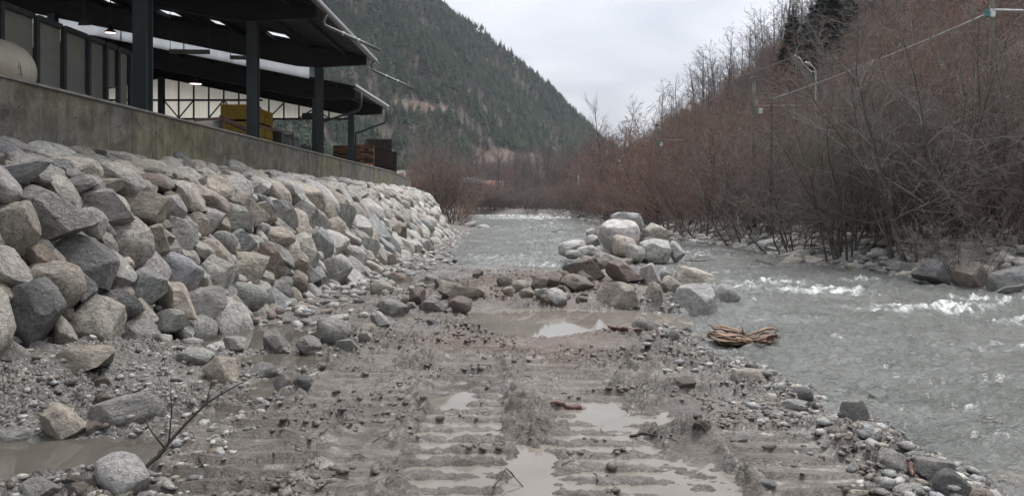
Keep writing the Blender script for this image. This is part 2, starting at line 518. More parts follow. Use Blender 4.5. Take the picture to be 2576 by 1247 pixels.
def twig_material(name):
    t = NT(name)
    oi = t.node('ShaderNodeObjectInfo'); tip = t.attr('tip', True)
    n = t.noise(1.2, 3, 0.6)
    base = t.ramp(n, [(0.3, (0.05, 0.043, 0.036)), (0.7, (0.11, 0.098, 0.083))])
    c = t.mix(tip, base, oi.outputs['Color'])
    v = t.math('ADD', 0.75, t.math('MULTIPLY', n, 0.5))
    c = t.mix(1.0, c, v, 'MULTIPLY')
    return t.done(c, 0.8)
M['twig'] = twig_material('twigs')

def twig_far_material(name, cols):
    """for a thicket that is one mass: colour by instance"""
    t = NT(name)
    oi = t.node('ShaderNodeObjectInfo'); tip = t.attr('tip', True)
    base = (0.06, 0.05, 0.042)
    tc = t.ramp(oi.outputs['Random'], cols)
    return t.done(t.mix(tip, base, tc), 0.85)
M['twig_far'] = twig_far_material('thicket_twigs', [(0.0, (0.22, 0.12, 0.096)), (0.45, (0.18, 0.115, 0.096)), (0.75, (0.155, 0.115, 0.097)), (1.0, (0.16, 0.138, 0.12))])
M['larch_far'] = twig_far_material('larch_twigs', [(0.0, (0.13, 0.105, 0.09)), (0.5, (0.17, 0.14, 0.125)), (1.0, (0.13, 0.122, 0.11))])

def conifer_material():
    t = NT('conifer_needles')
    oi = t.node('ShaderNodeObjectInfo')
    n = t.noise(1.5, 4, 0.6)
    c = t.ramp(oi.outputs['Random'], [(0.0, (0.024, 0.05, 0.028)), (0.35, (0.046, 0.086, 0.042)), (0.7, (0.08, 0.135, 0.06)), (1.0, (0.125, 0.165, 0.09))])
    c = t.mix(1.0, c, t.ramp(n, [(0.3, (0.6, 0.6, 0.6)), (0.7, (1.4, 1.4, 1.3))]), 'MULTIPLY')
    return t.done(c, 0.8)
M['conifer'] = conifer_material()
M['conifer_dark'] = simple('dark_spruce_needles', (0.022, 0.032, 0.021), 0.85, 0.5, 2)
M['trunk'] = simple('conifer_bark', (0.075, 0.055, 0.043), 0.9, 0.3, 4)
#--PART2--
# ------------------------------------------------------------------ the lie of the land
WATER_Z = -0.25
def XS(Y):   # edge of the mud towards the river
    return np.interp(Y, [-6, 5, 7.6, 8.75, 9.8, 11.2, 12.7, 15, 17, 19, 21, 23, 25, 26, 28, 35, 50, 60, 66, 80, 100, 140],
                     [4.3, 4.0, 3.9, 3.65, 3.75, 3.4, 3.3, 3.3, 3.9, 4.9, 4.9, 3.4, 2.0, -1.0, -2.2, -2.8, -3.3, -3.0, -2.6, -4.5, -7, -14])
def XR(Y):   # waterline of the wooded bank
    return np.interp(Y, [-6, 15, 20, 24.5, 31, 37, 48, 70, 87, 111, 128, 136, 142], [14.5, 13.8, 13.1, 12.5, 11.4, 11.7, 10.2, 9.8, 9.4, 6.6, 3.0, -5.0, -22])
def XH(Y):   # foot of the wooded hillside
    return np.interp(Y, [-6, 20, 50, 90, 140, 200, 300, 420], [28, 25, 21.5, 20, 18.5, 22, 45, 95])
def XT(Y):   # toe of the riprap
    return np.interp(Y, [0, 5, 9, 11, 13.2, 15.5, 20, 28, 45, 55, 62, 66, 70], [-7.0, -6.3, -5.9, -5.3, -5.0, -4.85, -4.3, -4.1, -4.0, -4.4, -5.2, -6.3, -7.7])
def ZT(Y):
    return np.interp(Y, [0, 7, 9, 11, 14, 30, 45, 70], [0.15, 0.3, 0.35, 0.12, 0.0, -0.12, -0.3, -0.2])
WALL_X = -8.0
CREST_X = WALL_X + 0.05

def ground_z(X, Y):
    floor_ = 0.6 + 0.06 * np.clip(Y - 140, 0, 500)
    dr = X - XR(Y) + 0.5 * perlin(X * 0.4, Y * 0.4, 31)
    zr = np.where(dr > 0, WATER_Z + 0.75 * smooth(0, 3.5, dr) * 1.3 + 0.12 * fbm(X * 0.8, Y * 0.8, 3, 33), WATER_Z + 0.35 * dr)
    zr = np.maximum(zr, -1.0)
    slope = np.clip(X - XH(Y) + 2.0 * perlin(X * 0.08, Y * 0.08, 35), 0, 400)
    fade = 1 - smooth(250, 390, Y)
    zr = zr + (0.72 * slope + 3.0 * perlin(X * 0.05, Y * 0.05, 36) * smooth(0, 15, slope)) * fade
    zr = np.where(Y > 134, np.maximum(zr, floor_ + 0.3 * fbm(X * 0.2, Y * 0.2, 3, 37) + (0.72 * slope * fade)), zr)
    dl = XS(Y) - X + 0.35 * perlin(X * 0.6, Y * 0.6, 38)
    zl = np.where(dl > 0, WATER_Z + 0.3 * smooth(0, 2.5, dl), WATER_Z + 0.4 * dl)
    zl = np.maximum(zl, -1.0) + 0.05 * fbm(X * 1.5, Y * 1.5, 3, 39) * (dl > 0)
    z = np.maximum(zr, zl)
    # the sawmill yard behind the retaining wall, running out beyond the end of the wall
    yard = 3.3 - 2.6 * smooth(64, 74, Y)
    t = smooth(-8.6, -8.2, -X) if False else np.clip((-8.15 - X) / 0.4, 0, 1)
    t2 = np.clip((XT(Y) - X - 0.4) / 4.0, 0, 1) * smooth(60, 70, Y)
    z = np.where(Y < 69, z * (1 - t) + yard * t, z * (1 - t2) + np.maximum(z, 0.7) * t2)
    return z

def bars(phase, sharp):
    return (0.5 + 0.5 * np.cos(2 * np.pi * phase)) ** sharp

def box_mask(X, Y, x0, x1, y0, y1, s=0.06, sy=0.3):
    return smooth(x0 - s, x0 + s, X) * (1 - smooth(x1 - s, x1 + s, X)) * smooth(y0 - sy, y0 + sy, Y) * (1 - smooth(y1 - sy, y1 + sy, Y))

def churn(X, Y):
    """crumbled clods of two sizes with cracks between them"""
    f1, f2, v = cells(X * 5.2 + 0.4 * perlin(X * 9, Y * 9, 41), Y * 6.5 + 0.4 * perlin(X * 9, Y * 9, 42), 43)
    g1, g2, u = cells(X * 13 + 0.5 * perlin(X * 20, Y * 20, 44), Y * 15 + 0.5 * perlin(X * 20, Y * 20, 45), 46)
    a = smooth(0.0, 0.35, f2 - f1) * (0.25 + v) * (1 - 0.5 * f1)
    b = smooth(0.0, 0.4, g2 - g1) * (0.3 + 0.7 * u)
    return 0.042 * a + 0.022 * b - 0.03

def mud_z(X, Y, full=False):
    wob = 0.12 * perlin(X * 0.7, Y * 0.7, 51) + 0.05 * perlin(X * 2.3, Y * 2.3, 52)
    z = 0.035 + 0.03 * fbm(X * 0.45, Y * 0.45, 3, 53)
    clod = ridged(X * 2.6, Y * 3.4, 5, 54, 0.62)
    lump = fbm(X * 6.0, Y * 8.0, 5, 56, 0.68)
    pit = -np.abs(fbm(X * 3.1 + 5, Y * 5.0, 4, 58, 0.6))
    calm = smooth(-0.2, 0.5, perlin(X * 0.55, Y * 0.8, 57))       # smeared patches between the churned ones
    rough = 0.018 * clod + 0.032 * lump + 0.05 * (pit + 0.3)
    # broad forms
    z = z + 0.40 * np.exp(-((X + 6.1) / 1.7) ** 2 - ((Y - 9.6) / 1.5) ** 2)
    z = z + 0.27 * np.exp(-((X - 0.2) / 2.5) ** 2 - ((Y - 19.4) / 1.9) ** 2) + 0.08 * np.exp(-((X - 3.0) / 1.6) ** 2 - ((Y - 18.8) / 1.6) ** 2)
    z = z + 0.13 * np.exp(-((X - 2.0) / 0.9) ** 2 - ((Y - 12.0) / 0.5) ** 2) + 0.12 * np.exp(-((X + 0.9) / 0.6) ** 2 - ((Y - 12.9) / 0.6) ** 2)
    z = z + 0.08 * np.exp(-((X - 2.3) / 0.8) ** 2 - ((Y - 6.9) / 0.7) ** 2) + 0.05 * np.exp(-((X + 2.2) / 0.6) ** 2 - ((Y - 6.3) / 1.2) ** 2)
    # pools
    for (x, y, rx, ry, dep) in ((-4.05, 6.8, 1.0, 0.5, 0.26), (-4.25, 12.9, 0.95, 1.25, 0.42), (-3.35, 10.75, 0.62, 0.5, 0.3),
                                (1.0, 14.8, 1.9, 1.15, 0.4), (0.35, 13.5, 0.8, 0.8, 0.32), (-1.85, 14.6, 0.5, 0.35, 0.3), (-2.85, 9.3, 0.3, 0.75, 0.2),
                                (-3.0, 7.9, 0.5, 0.35, 0.16), (2.9, 16.2, 0.7, 0.4, 0.3), (-2.4, 21.0, 1.1, 2.0, 0.3)):
        q = ((X - x + wob * 1.5) / rx) ** 2 + ((Y - y + wob) / ry) ** 2
        z = z - dep * np.exp(-(q ** 1.5) * 0.9)
    # crawler tracks: strips of cross bars pressed into the mud
    tr = 0
    yy = Y + 0.05 * perlin(X * 1.1, Y * 0.9, 61) + 0.02 * perlin(X * 6, Y * 3, 62)
    specs = ((-0.95, -0.06, 3.0, 8.9, -0.022, 0.046, 0.0, 0), (0.42, 1.25, 3.0, 8.8, -0.02, 0.042, 0.13, 0), (-2.85, -1.65, 3.0, 8.3, -0.005, 0.085, 0.07, 1),
             (-2.25, -1.5, 8.1, 11.4, -0.02, 0.05, 0.2, 0), (-1.0, -0.1, 8.9, 12.2, -0.005, 0.075, 0.05, 1), (0.3, 1.15, 8.8, 11.4, 0.0, 0.07, 0.1, 1),
             (-1.6, -1.05, 5.0, 9.0, 0.012, 0.035, 0.1, 1), (1.9, 2.8, 4.0, 7.6, 0.0, 0.06, 0.16, 1))
    rough_k = 1.0; smear = calm * 0.55
    e = 0.22 * perlin(X * 1.7, Y * 2.6, 66) + 0.08 * perlin(X * 6, Y * 8, 67)
    for (x0, x1, y0, y1, fl, rh, ph, saw) in specs:
        m = box_mask(X + wob * 0.35 + e * 0.5, Y + e, x0, x1, y0, y1, 0.13, 0.5)
        ph2 = (yy + ph) / (0.31 if not saw else 0.33)
        q2 = ph2 + 0.05 * lump + 0.03 * clod
        b = smooth(0.42, 0.7, bars(q2, 1.0)) if not saw else np.clip((1 - (q2 - np.floor(q2))) * 1.02, 0, 1)
        br = smooth(-0.45, 0.35, perlin(X * 1.9, np.floor(ph2 + 0.5) * 3.7, 63))      # some bars are broken
        h = fl + rh * b * (0.5 + 0.5 * br) + rough * ((0.08 + 0.45 * b) if not saw else 0.22)
        z = z * (1 - m) + h * m
        rough_k = rough_k * (1 - m)
        fr = q2 - np.floor(q2)
        smear = smear * (1 - m) + m * (smooth(0.12, 0.25, fr) * (1 - smooth(0.8, 0.95, fr)) if saw else 0.35 * b)
        out = box_mask(X + wob * 0.35 + e, Y + e, x0 - 0.12, x1 + 0.12, y0, y1, 0.12, 0.5)
        z = z + 0.022 * np.clip(out - m, 0, 1) * (0.5 + clod * 0.5)
    # smooth sunk strips that hold water between and beside the tracks
    for (x0, x1, y0, y1, dep) in ((-0.02, 0.38, 4.6, 7.1, 0.09), (0.75, 1.95, 7.45, 8.15, 0.075), (1.2, 1.8, 3.0, 7.0, 0.07), (-0.95, -0.5, 8.1, 9.4, 0.05)):
        m = box_mask(X + wob * 0.6 + e * 0.4, Y + wob * 0.5 + e, x0, x1, y0, y1, 0.1, 0.2)
        z = z - dep * m; rough_k = rough_k * (1 - 0.8 * m)
    z = z + rough * rough_k * (0.3 + 1.25 * (1 - calm)) * (1 - 0.45 * smooth(9, 16, Y))
    if full:
        z = z + churn(X, Y) * np.clip((0.3 + 1.8 * (1 - calm)) * (0.12 + 0.88 * rough_k) * (1.1 - 0.3 * smooth(12, 20, Y)) * smooth(3, 5, Y), 0, 1.9)
    d = X - XS(Y) + 0.35 * perlin(X * 0.9, Y * 0.9, 64) + 0.12 * perlin(X * 3, Y * 3, 65)
    z = z - 0.75 * smooth(-0.75, 0.9, d)
    g = np.clip(smooth(-1.6, -0.3, d) + smooth(-2.9, -3.8, X) * (1 - smooth(13, 18, Y)) + 0.8 * smooth(22, 27, Y), 0, 1)
    if full:
        return z, g, np.clip(smear, 0, 1) * np.clip(1 - 0.7 * g, 0, 1)
    return z

# mud patch: fine rows near, wider rows far
ys = [-5.0]
while ys[-1] < 4.4: ys.append(ys[-1] + 0.3)
while ys[-1] < 30.5: ys.append(ys[-1] + max(0.021, 0.0036 * ys[-1]))
ys = np.array(ys)
xs = np.concatenate([np.arange(-9.0, -3.0, 0.045), np.arange(-3.0, 3.0, 0.026), np.arange(3.0, 6.6, 0.045)])
X, Y = np.meshgrid(xs, ys)
Z, G, SM = mud_z(X, Y, True)
EA = np.exp(-((X - 0.3) / 3.0) ** 2 - ((Y - 19.2) / 2.8) ** 2) + 0.8 * np.exp(-((X - 0.5) / 2.6) ** 2 - ((Y - 11.8) / 1.5) ** 2)
EA = smooth(0.2, 0.75, EA + 0.35 * fbm(X * 0.9, Y * 0.9, 4, 140)) * (1 - 0.8 * G)
MUD_XS, MUD_YS, MUD_Z = xs, ys, Z
def mud_at(x, y):
    """height of the built mud surface"""
    x = np.clip(np.asarray(x, float), xs_lo, xs_hi); y = np.clip(np.asarray(y, float), MUD_YS[0], MUD_YS[-1] - 1e-3)
    i = np.clip(np.searchsorted(MUD_XS, x) - 1, 0, len(MUD_XS) - 2); j = np.clip(np.searchsorted(MUD_YS, y) - 1, 0, len(MUD_YS) - 2)
    u = (x - MUD_XS[i]) / (MUD_XS[i + 1] - MUD_XS[i]); v = (y - MUD_YS[j]) / (MUD_YS[j + 1] - MUD_YS[j])
    return (MUD_Z[j, i] * (1 - u) + MUD_Z[j, i + 1] * u) * (1 - v) + (MUD_Z[j + 1, i] * (1 - u) + MUD_Z[j + 1, i + 1] * u) * v
xs_lo, xs_hi = xs[0], xs[-1] - 1e-3
me = np_mesh('mud_ground', np.stack([X.ravel(), Y.ravel(), Z.ravel()], 1), grid_faces(*X.shape), [M['mud']], True, {'gravel': G.ravel(), 'smear': SM.ravel(), 'earth': EA.ravel()})
mud_o = link(bpy.data.objects.new('mud_ground', me))
tag(mud_o, 'churned wet brown mud with crawler track bars', kind='structure')

# coarse ground
gx = np.concatenate([-np.geomspace(900, 15, 45), np.arange(-14, 30, 0.3), np.geomspace(30.3, 900, 60)])
gy = np.concatenate([np.linspace(-30, -5.2, 8), np.arange(-5, 62, 0.4), np.geomspace(62.5, 1200, 110)])
X, Y = np.meshgrid(gx, gy)
Z = ground_z(X, Y)
under = smooth(-8.6, -8.0, X) * (1 - smooth(5.9, 6.4, X)) * smooth(-5.2, -4.6, Y) * (1 - smooth(29.4, 30.2, Y))
Z = Z * (1 - under) + (-1.4) * under
bk = (X > -8.3) & (X < XT(Y)) & (Y > 28) & (Y < 69)
Z = np.where(bk, np.minimum(Z, -0.35), Z)
moss = smooth(2.5, 5, X - XR(Y)) * (1 - smooth(5, 12, X - XH(Y))) * (1 - smooth(45, 80, Y))
me = np_mesh('ground', np.stack([X.ravel(), Y.ravel(), Z.ravel()], 1), grid_faces(*X.shape), [M['ground']], True, {'moss': moss.ravel()})
ground_o = link(bpy.data.objects.new('ground', me))
tag(ground_o, 'gravelly river bank and wooded valley ground', kind='structure')

# river
RAPIDS_SHEEN = [(9.4, 17.2, 1.5, 0.7, 1.3), (8.0, 20.5, 1.6, 0.9, .9), (7.6, 22.8, 1.3, 0.8, .8), (10.5, 15.2, 1.4, 0.5, 0.7), (6.2, 21.5, 1.2, 0.7, 0.7), (8.6, 13.0, 1.6, 0.4, 0.5),
          (7.2, 10.5, 1.6, 0.4, 0.42), (5.15, 9.0, 0.35, 0.25, 0.55), (1.0, 29.0, 2.2, 1.2, 0.55), (-0.5, 33, 2.0, 1.5, 0.45), (10.6, 23.4, 1.0, 0.5, 0.7), (6.0, 26, 1.4, .8, .6),
          (7.5, 34, 2, 1.2, 0.55), (5.2, 18.6, 0.5, 0.4, 0.7), (3, 110, 9, 14, 0.8), (0, 126, 9, 8, 1.0), (2, 70, 7, 10, 0.35), (5.5, 15.5, 1.2, .5, .5), (11.5, 18.5, 1.2, .5, .8)]  # the two most distant spots paint the water's white reflection as foam
ry = [-6.0]
while ry[-1] < 142: ry.append(ry[-1] + max(0.055, 0.0068 * max(ry[-1], 0)))
ry = np.array(ry)
rx = np.concatenate([np.linspace(-22, -4.1, 40), np.arange(-4, 15.6, 0.055)])
X, Y = np.meshgrid(rx, ry)
wx = X + 0.5 * perlin(X * 0.5, Y * 0.35, 70); wy = Y + 0.5 * perlin(X * 0.5, Y * 0.35, 71)
turb = 0.6 + 0.4 * smooth(-0.4, 0.5, perlin(X * 0.3, Y * 0.2, 72))
rap = np.zeros_like(X)
for (x, y, sx, sy, a) in RAPIDS_SHEEN:
    qx = (X - x + 0.6 * (wx - X)); qy = Y - y + 0.8 * (wy - Y)
    rap = np.maximum(rap, a * np.exp(-(qx / sx) ** 2 - (qy / sy) ** 2))
big = ridged(wx * 0.55, wy * 0.9, 3, 73)
small = 0.35 * ridged(wx * 1.9, wy * 2.8, 2, 75, 0.6) + 1.1 * fbm(wx * 2.0 + 0.3 * wy, wy * 4.2, 4, 78, 0.6)
tiny = fbm(wx * 6, wy * 8, 3, 77)
Z = WATER_Z + turb * (0.035 * big + 0.07 * small + 0.04 * tiny) * (0.55 + 0.45 * smooth(-2, 4, X)) + rap * (0.05 + 0.07 * small + 0.05 * tiny)
foam_sheen = rap * (0.55 + 0.7 * fbm(wx * 2.2, wy * 3.6, 5, 80, 0.7)) + 0.3 * smooth(0.9, 1.6, small + 0.5 * tiny) * smooth(0.3, 0.95, turb) * smooth(3, 6, X)
me = np_mesh('river', np.stack([X.ravel(), Y.ravel(), Z.ravel()], 1), grid_faces(*X.shape), [M['river']], True, {'foam_sheen': np.clip(foam_sheen, 0, 1.2).ravel()})
river_o = link(bpy.data.objects.new('river', me))
tag(river_o, 'grey green shallow river with broken white water', kind='structure')

# standing water
def puddle(name, cx, cy, rx_, ry_, z, mat, label):
    n = 28; rs = np.random.default_rng(int(abs(cx * 100 + cy * 10)))
    k = 1 + 0.06 * rs.standard_normal(n)
    a = np.linspace(0, 2 * np.pi, n, endpoint=False)
    v = [(cx, cy, z)] + [(cx + rx_ * k[i] * math.cos(a[i]), cy + ry_ * k[i] * math.sin(a[i]), z) for i in range(n)]
    f = [(0, 1 + i, 1 + (i + 1) % n) for i in range(n)]
    o = MB().add(v, f).build(name, M[mat])
    tag(o, label, kind='structure')
puddle('puddle', 0.45, 6.9, 1.75, 2.6, 0.0, 'puddle', 'brown puddle water standing in the crawler tracks')
puddle('puddle', -4.0, 6.75, 1.6, 0.95, -0.03, 'pool', 'murky shallow pool beside the speckled granite boulder')
puddle('puddle', -4.15, 12.6, 1.2, 1.7, -0.06, 'pool', 'murky pool at the toe of the riprap')
puddle('puddle', -3.1, 9.7, 1.1, 2.5, -0.036, 'pool', 'narrow trickle of murky water between stones')
puddle('puddle', 0.9, 14.4, 2.4, 1.9, -0.05, 'puddle', 'wide brown puddle in front of the mud bank')
puddle('puddle', -1.85, 14.6, 0.6, 0.45, -0.043, 'puddle', 'small ochre puddle between stones')
puddle('puddle', -1.85, 9.3, 0.5, 1.5, -0.005, 'puddle', 'brown water lying in old track bars')
puddle('puddle', -2.5, 21.0, 1.1, 2.3, -0.06, 'pool', 'shallow backwater along the gravel toe')

# mountain beyond the sawmill
A0 = np.array([-120.0, 400.0]); NU = np.array([-0.874, 0.486])
def mtn_s(X, Y): return NU[0] * (X - A0[0]) + NU[1] * (Y - A0[1])
def mtn_z(X, Y):
    s = mtn_s(X, Y)
    along = 0.486 * (X - A0[0]) + 0.874 * (Y - A0[1])
    floor_ = 0.6 + 0.06 * np.clip(Y - 140, 0, 500)
    z = floor_ - 6 + np.where(s > 0, 1.0 * s, 0.15 * s)
    z = z + smooth(0, 120, s) * (14 * fbm(along / 90, s / 260, 3, 90) + 5 * fbm(X / 35, Y / 35, 3, 93)) + 2 * fbm(X / 18, Y / 18, 2, 95) * smooth(0, 30, s)
    z = z - 0.9 * np.clip(Y - 905 + 12 * perlin(X / 30, Y * 0, 97), 0, 400)
    return z
mx = np.linspace(-620, 330, 230); my = np.linspace(300, 1080, 200)
X, Y = np.meshgrid(mx, my)
Z = mtn_z(X, Y)
PXm, PYm = px_of(X, Y, Z)
clear = np.exp(-((X + 66) / 22) ** 2 - ((Z - 74) / 6) ** 2) + np.exp(-((X - 4 - (38 - Z) * 0.9) / 38) ** 2 - ((Z - 33) / 12) ** 2) * (Y < 800)
clear = smooth(0.25, 0.6, clear + 0.3 * fbm(X / 14, Y / 14, 3, 98))
me = np_mesh('mountain', np.stack([X.ravel(), Y.ravel(), Z.ravel()], 1), grid_faces(*X.shape), [M['hill']], True, {'clearing': clear.ravel()})
tag(link(bpy.data.objects.new('mountain', me)), 'steep wooded mountainside above the sawmill', kind='structure')
def clearing_at(X, Y, Z):
    return np.exp(-((X + 66) / 22) ** 2 - ((Z - 74) / 6) ** 2) + np.exp(-((X - 4 - (38 - Z) * 0.9) / 38) ** 2 - ((Z - 33) / 12) ** 2) * (Y < 800)

# far snowy ridge closing the valley
fx = np.linspace(-500, 1800, 90); fy = np.linspace(3600, 4600, 14)
X, Y = np.meshgrid(fx, fy)
Z = (330 + 40 * fbm(X / 250, Y / 250, 4, 101) - 0.06 * (X - 300)) * smooth(3600, 4100, Y) - 20
me = np_mesh('distant_mountain', np.stack([X.ravel(), Y.ravel(), Z.ravel()], 1), grid_faces(*X.shape), [simple('snowy_far_ridge', (0.4, 0.42, 0.45), 0.9, 0.5, 0.01)], True)
tag(link(bpy.data.objects.new('distant_mountain', me)), 'pale snowy ridge closing the valley', kind='structure')

# ------------------------------------------------------------------ rocks
def ico(sub):
    import bmesh
    bm = bmesh.new(); bmesh.ops.create_icosphere(bm, subdivisions=sub, radius=1.0)
    bm.verts.ensure_lookup_table()
    V = np.array([v.co[:] for v in bm.verts]); Fc = np.array([[v.index for v in f.verts] for f in bm.faces])
    bm.free(); return V, Fc

def noise3(V, f, seed):
    return (perlin(V[:, 0] * f + V[:, 2] * f * 0.7, V[:, 1] * f - V[:, 2] * f * 0.6, seed) +
            perlin(V[:, 1] * f + 9, V[:, 2] * f + V[:, 0] * 0.5 * f, seed + 1) + perlin(V[:, 2] * f - 4, V[:, 0] * f - V[:, 1] * 0.5 * f, seed + 2)) / 1.7

def rock_shape(seed, kind, sub):
    r = np.random.default_rng(seed)
    V, Fc = ico(sub)
    V = V * (1 + 0.16 * noise3(V, 0.8, 300 + seed)[:, None])
    ncut, lo, hi, soft = {'round': (11, 0.62, 0.94, 0.16), 'angular': (17, 0.48, 0.84, 0.04), 'slab': (16, 0.48, 0.82, 0.03)}[kind]
    for _ in range(ncut):
        n = r.standard_normal(3); n /= np.linalg.norm(n)
        if kind == 'slab' and _ < 2: n = np.array([0.1 * r.standard_normal(), 0.1 * r.standard_normal(), 1 - 2 * _]); n /= np.linalg.norm(n)
        c = r.uniform(lo, hi) if not (kind == 'slab' and _ < 2) else r.uniform(0.45, 0.6)
        d = V @ n - c
        V = V - np.where(d > 0, d * (1 - soft), 0)[:, None] * n
    nrm = V / np.maximum(np.linalg.norm(V, axis=1, keepdims=True), 1e-6)
    V = V + nrm * (0.03 * noise3(V, 2.0, 340 + seed) + 0.02 * noise3(V, 5.0, 350 + seed) + (0.014 * noise3(V, 11.0, 360 + seed) if sub > 3 else 0))[:, None]
    lo_, hi_ = V.min(0), V.max(0)
    V = (V - (lo_ + hi_) / 2) / (hi_ - lo_)
    return V, Fc

KINDS = ['round'] * 9 + ['angular'] * 11 + ['slab'] * 5
ROCK_HI = [rock_shape(i, k, 4) for i, k in enumerate(KINDS)]
ROCK_LO = [rock_shape(i, k, 2) for i, k in enumerate(KINDS)]
ROCK_TINY = [rock_shape(i, k, 1) for i, k in enumerate(KINDS)]
ROCK_ME = [np_mesh('rock_shape', v, f, [M['rock']], True) for v, f in ROCK_HI]
for me_ in ROCK_ME: me_.set_sharp_from_angle(angle=math.radians(32))
IDX = {k: [i for i, q in enumerate(KINDS) if q == k] for k in ('round', 'angular', 'slab')}
WORD = {'round': 'rounded', 'angular': 'angular', 'slab': 'flat-topped'}

TINTS = {'pale grey': (0.4, 0.387, 0.362), 'mid grey': (0.31, 0.299, 0.28), 'tan': (0.35, 0.312, 0.262), 'bluish grey': (0.3, 0.303, 0.305),
         'dark slate': (0.155, 0.154, 0.151), 'brown': (0.19, 0.156, 0.13), 'beige': (0.385, 0.36, 0.32), 'greenish grey': (0.285, 0.287, 0.27), 'whitish': (0.43, 0.42, 0.4)}
def jit(c, r, a=0.1):
    k = 1 + a * r.standard_normal()
    return tuple(float(np.clip(x * k * (1 + 0.012 * r.standard_normal()), 0.03, 0.7)) for x in c)

def rock(name, center, dims, rot, tint, kind='angular', idx=None, seed=0):
    r = np.random.default_rng(seed + 5000)
    i = idx if idx is not None else int(r.choice(IDX[kind]))
    o = bpy.data.objects.new(name, ROCK_ME[i])
    o.location = center; o.scale = dims; o.rotation_mode = 'XYZ'; o.rotation_euler = rot
    o.color = (*jit(TINTS[tint], r, 0.08), 1)
    COL.objects.link(o)
    return o

def joined_rocks(name, items, shapes, mat, kind_='stuff', smooth_=True):
    """items: (center, dims, euler, tint rgb, shape index)"""
    Vs, Fs, Ts = [], [], []; n = 0
    for c, dm, e, tint, i in items:
        V, Fc = shapes[i]
        R = np.array(Euler(e).to_matrix())
        W = (V * np.array(dm)) @ R.T + np.array(c)
        Vs.append(W); Fs.append(Fc + n); Ts.append(np.tile(tint, (len(W), 1))); n += len(W)
    me = np_mesh(name, np.concatenate(Vs), np.concatenate(Fs), [mat], smooth_, {'tint': np.concatenate(Ts)})
    return tag(link(bpy.data.objects.new(name, me)), kind=kind_)

# ---- riprap bank
_T = [0, 0.33, 0.68, 1.0]; _FX = [0, 0.25, 0.52, 1.0]; _FZ = [0, 0.42, 0.84, 1.0]
def crest_z(Y): return np.interp(Y, [0, 60, 66, 70], [3.0, 3.05, 2.7, 1.2])
def bank(Y, t):
    fx_, fz_ = np.interp(t, _T, _FX), np.interp(t, _T, _FZ)
    x = XT(Y) + (CREST_X - XT(Y)) * fx_
    z = ZT(Y) + (crest_z(Y) - ZT(Y)) * fz_
    return x, z
by = np.linspace(1, 70, 280); bt = np.linspace(-0.12, 1.0, 26)
Yb, Tb = np.meshgrid(by, bt)
Xb, Zb = bank(Yb, Tb)
Xb = np.where(Tb < 0, XT(Yb) - Tb * 1.0, Xb); Zb = np.where(Tb < 0, ZT(Yb) - 0.6, Zb)
off = -0.2 + 0.06 * fbm(Yb * 1.2, Tb * 6, 3, 120)
me = np_mesh('embankment', np.stack([(Xb + off * 0.7).ravel(), Yb.ravel(), (Zb + off * 0.7).ravel()], 1), grid_faces(*Yb.shape), [M['mud']], True, {'gravel': np.full(Yb.size, 0.4)})
tag(link(bpy.data.objects.new('embankment', me)), 'earth slope behind the riprap boulders', kind='structure')

Yg, Tg = np.meshgrid(np.linspace(6, 69, 640), np.linspace(0, 1, 140))
Xg, Zg = bank(Yg, Tg)
PXg, PYg = px_of(Xg, Yg, Zg)
def bank_hit(px, py):
    k = np.argmin((PXg - px) ** 2 + (PYg - py) ** 2)
    return Yg.flat[k], Tg.flat[k]

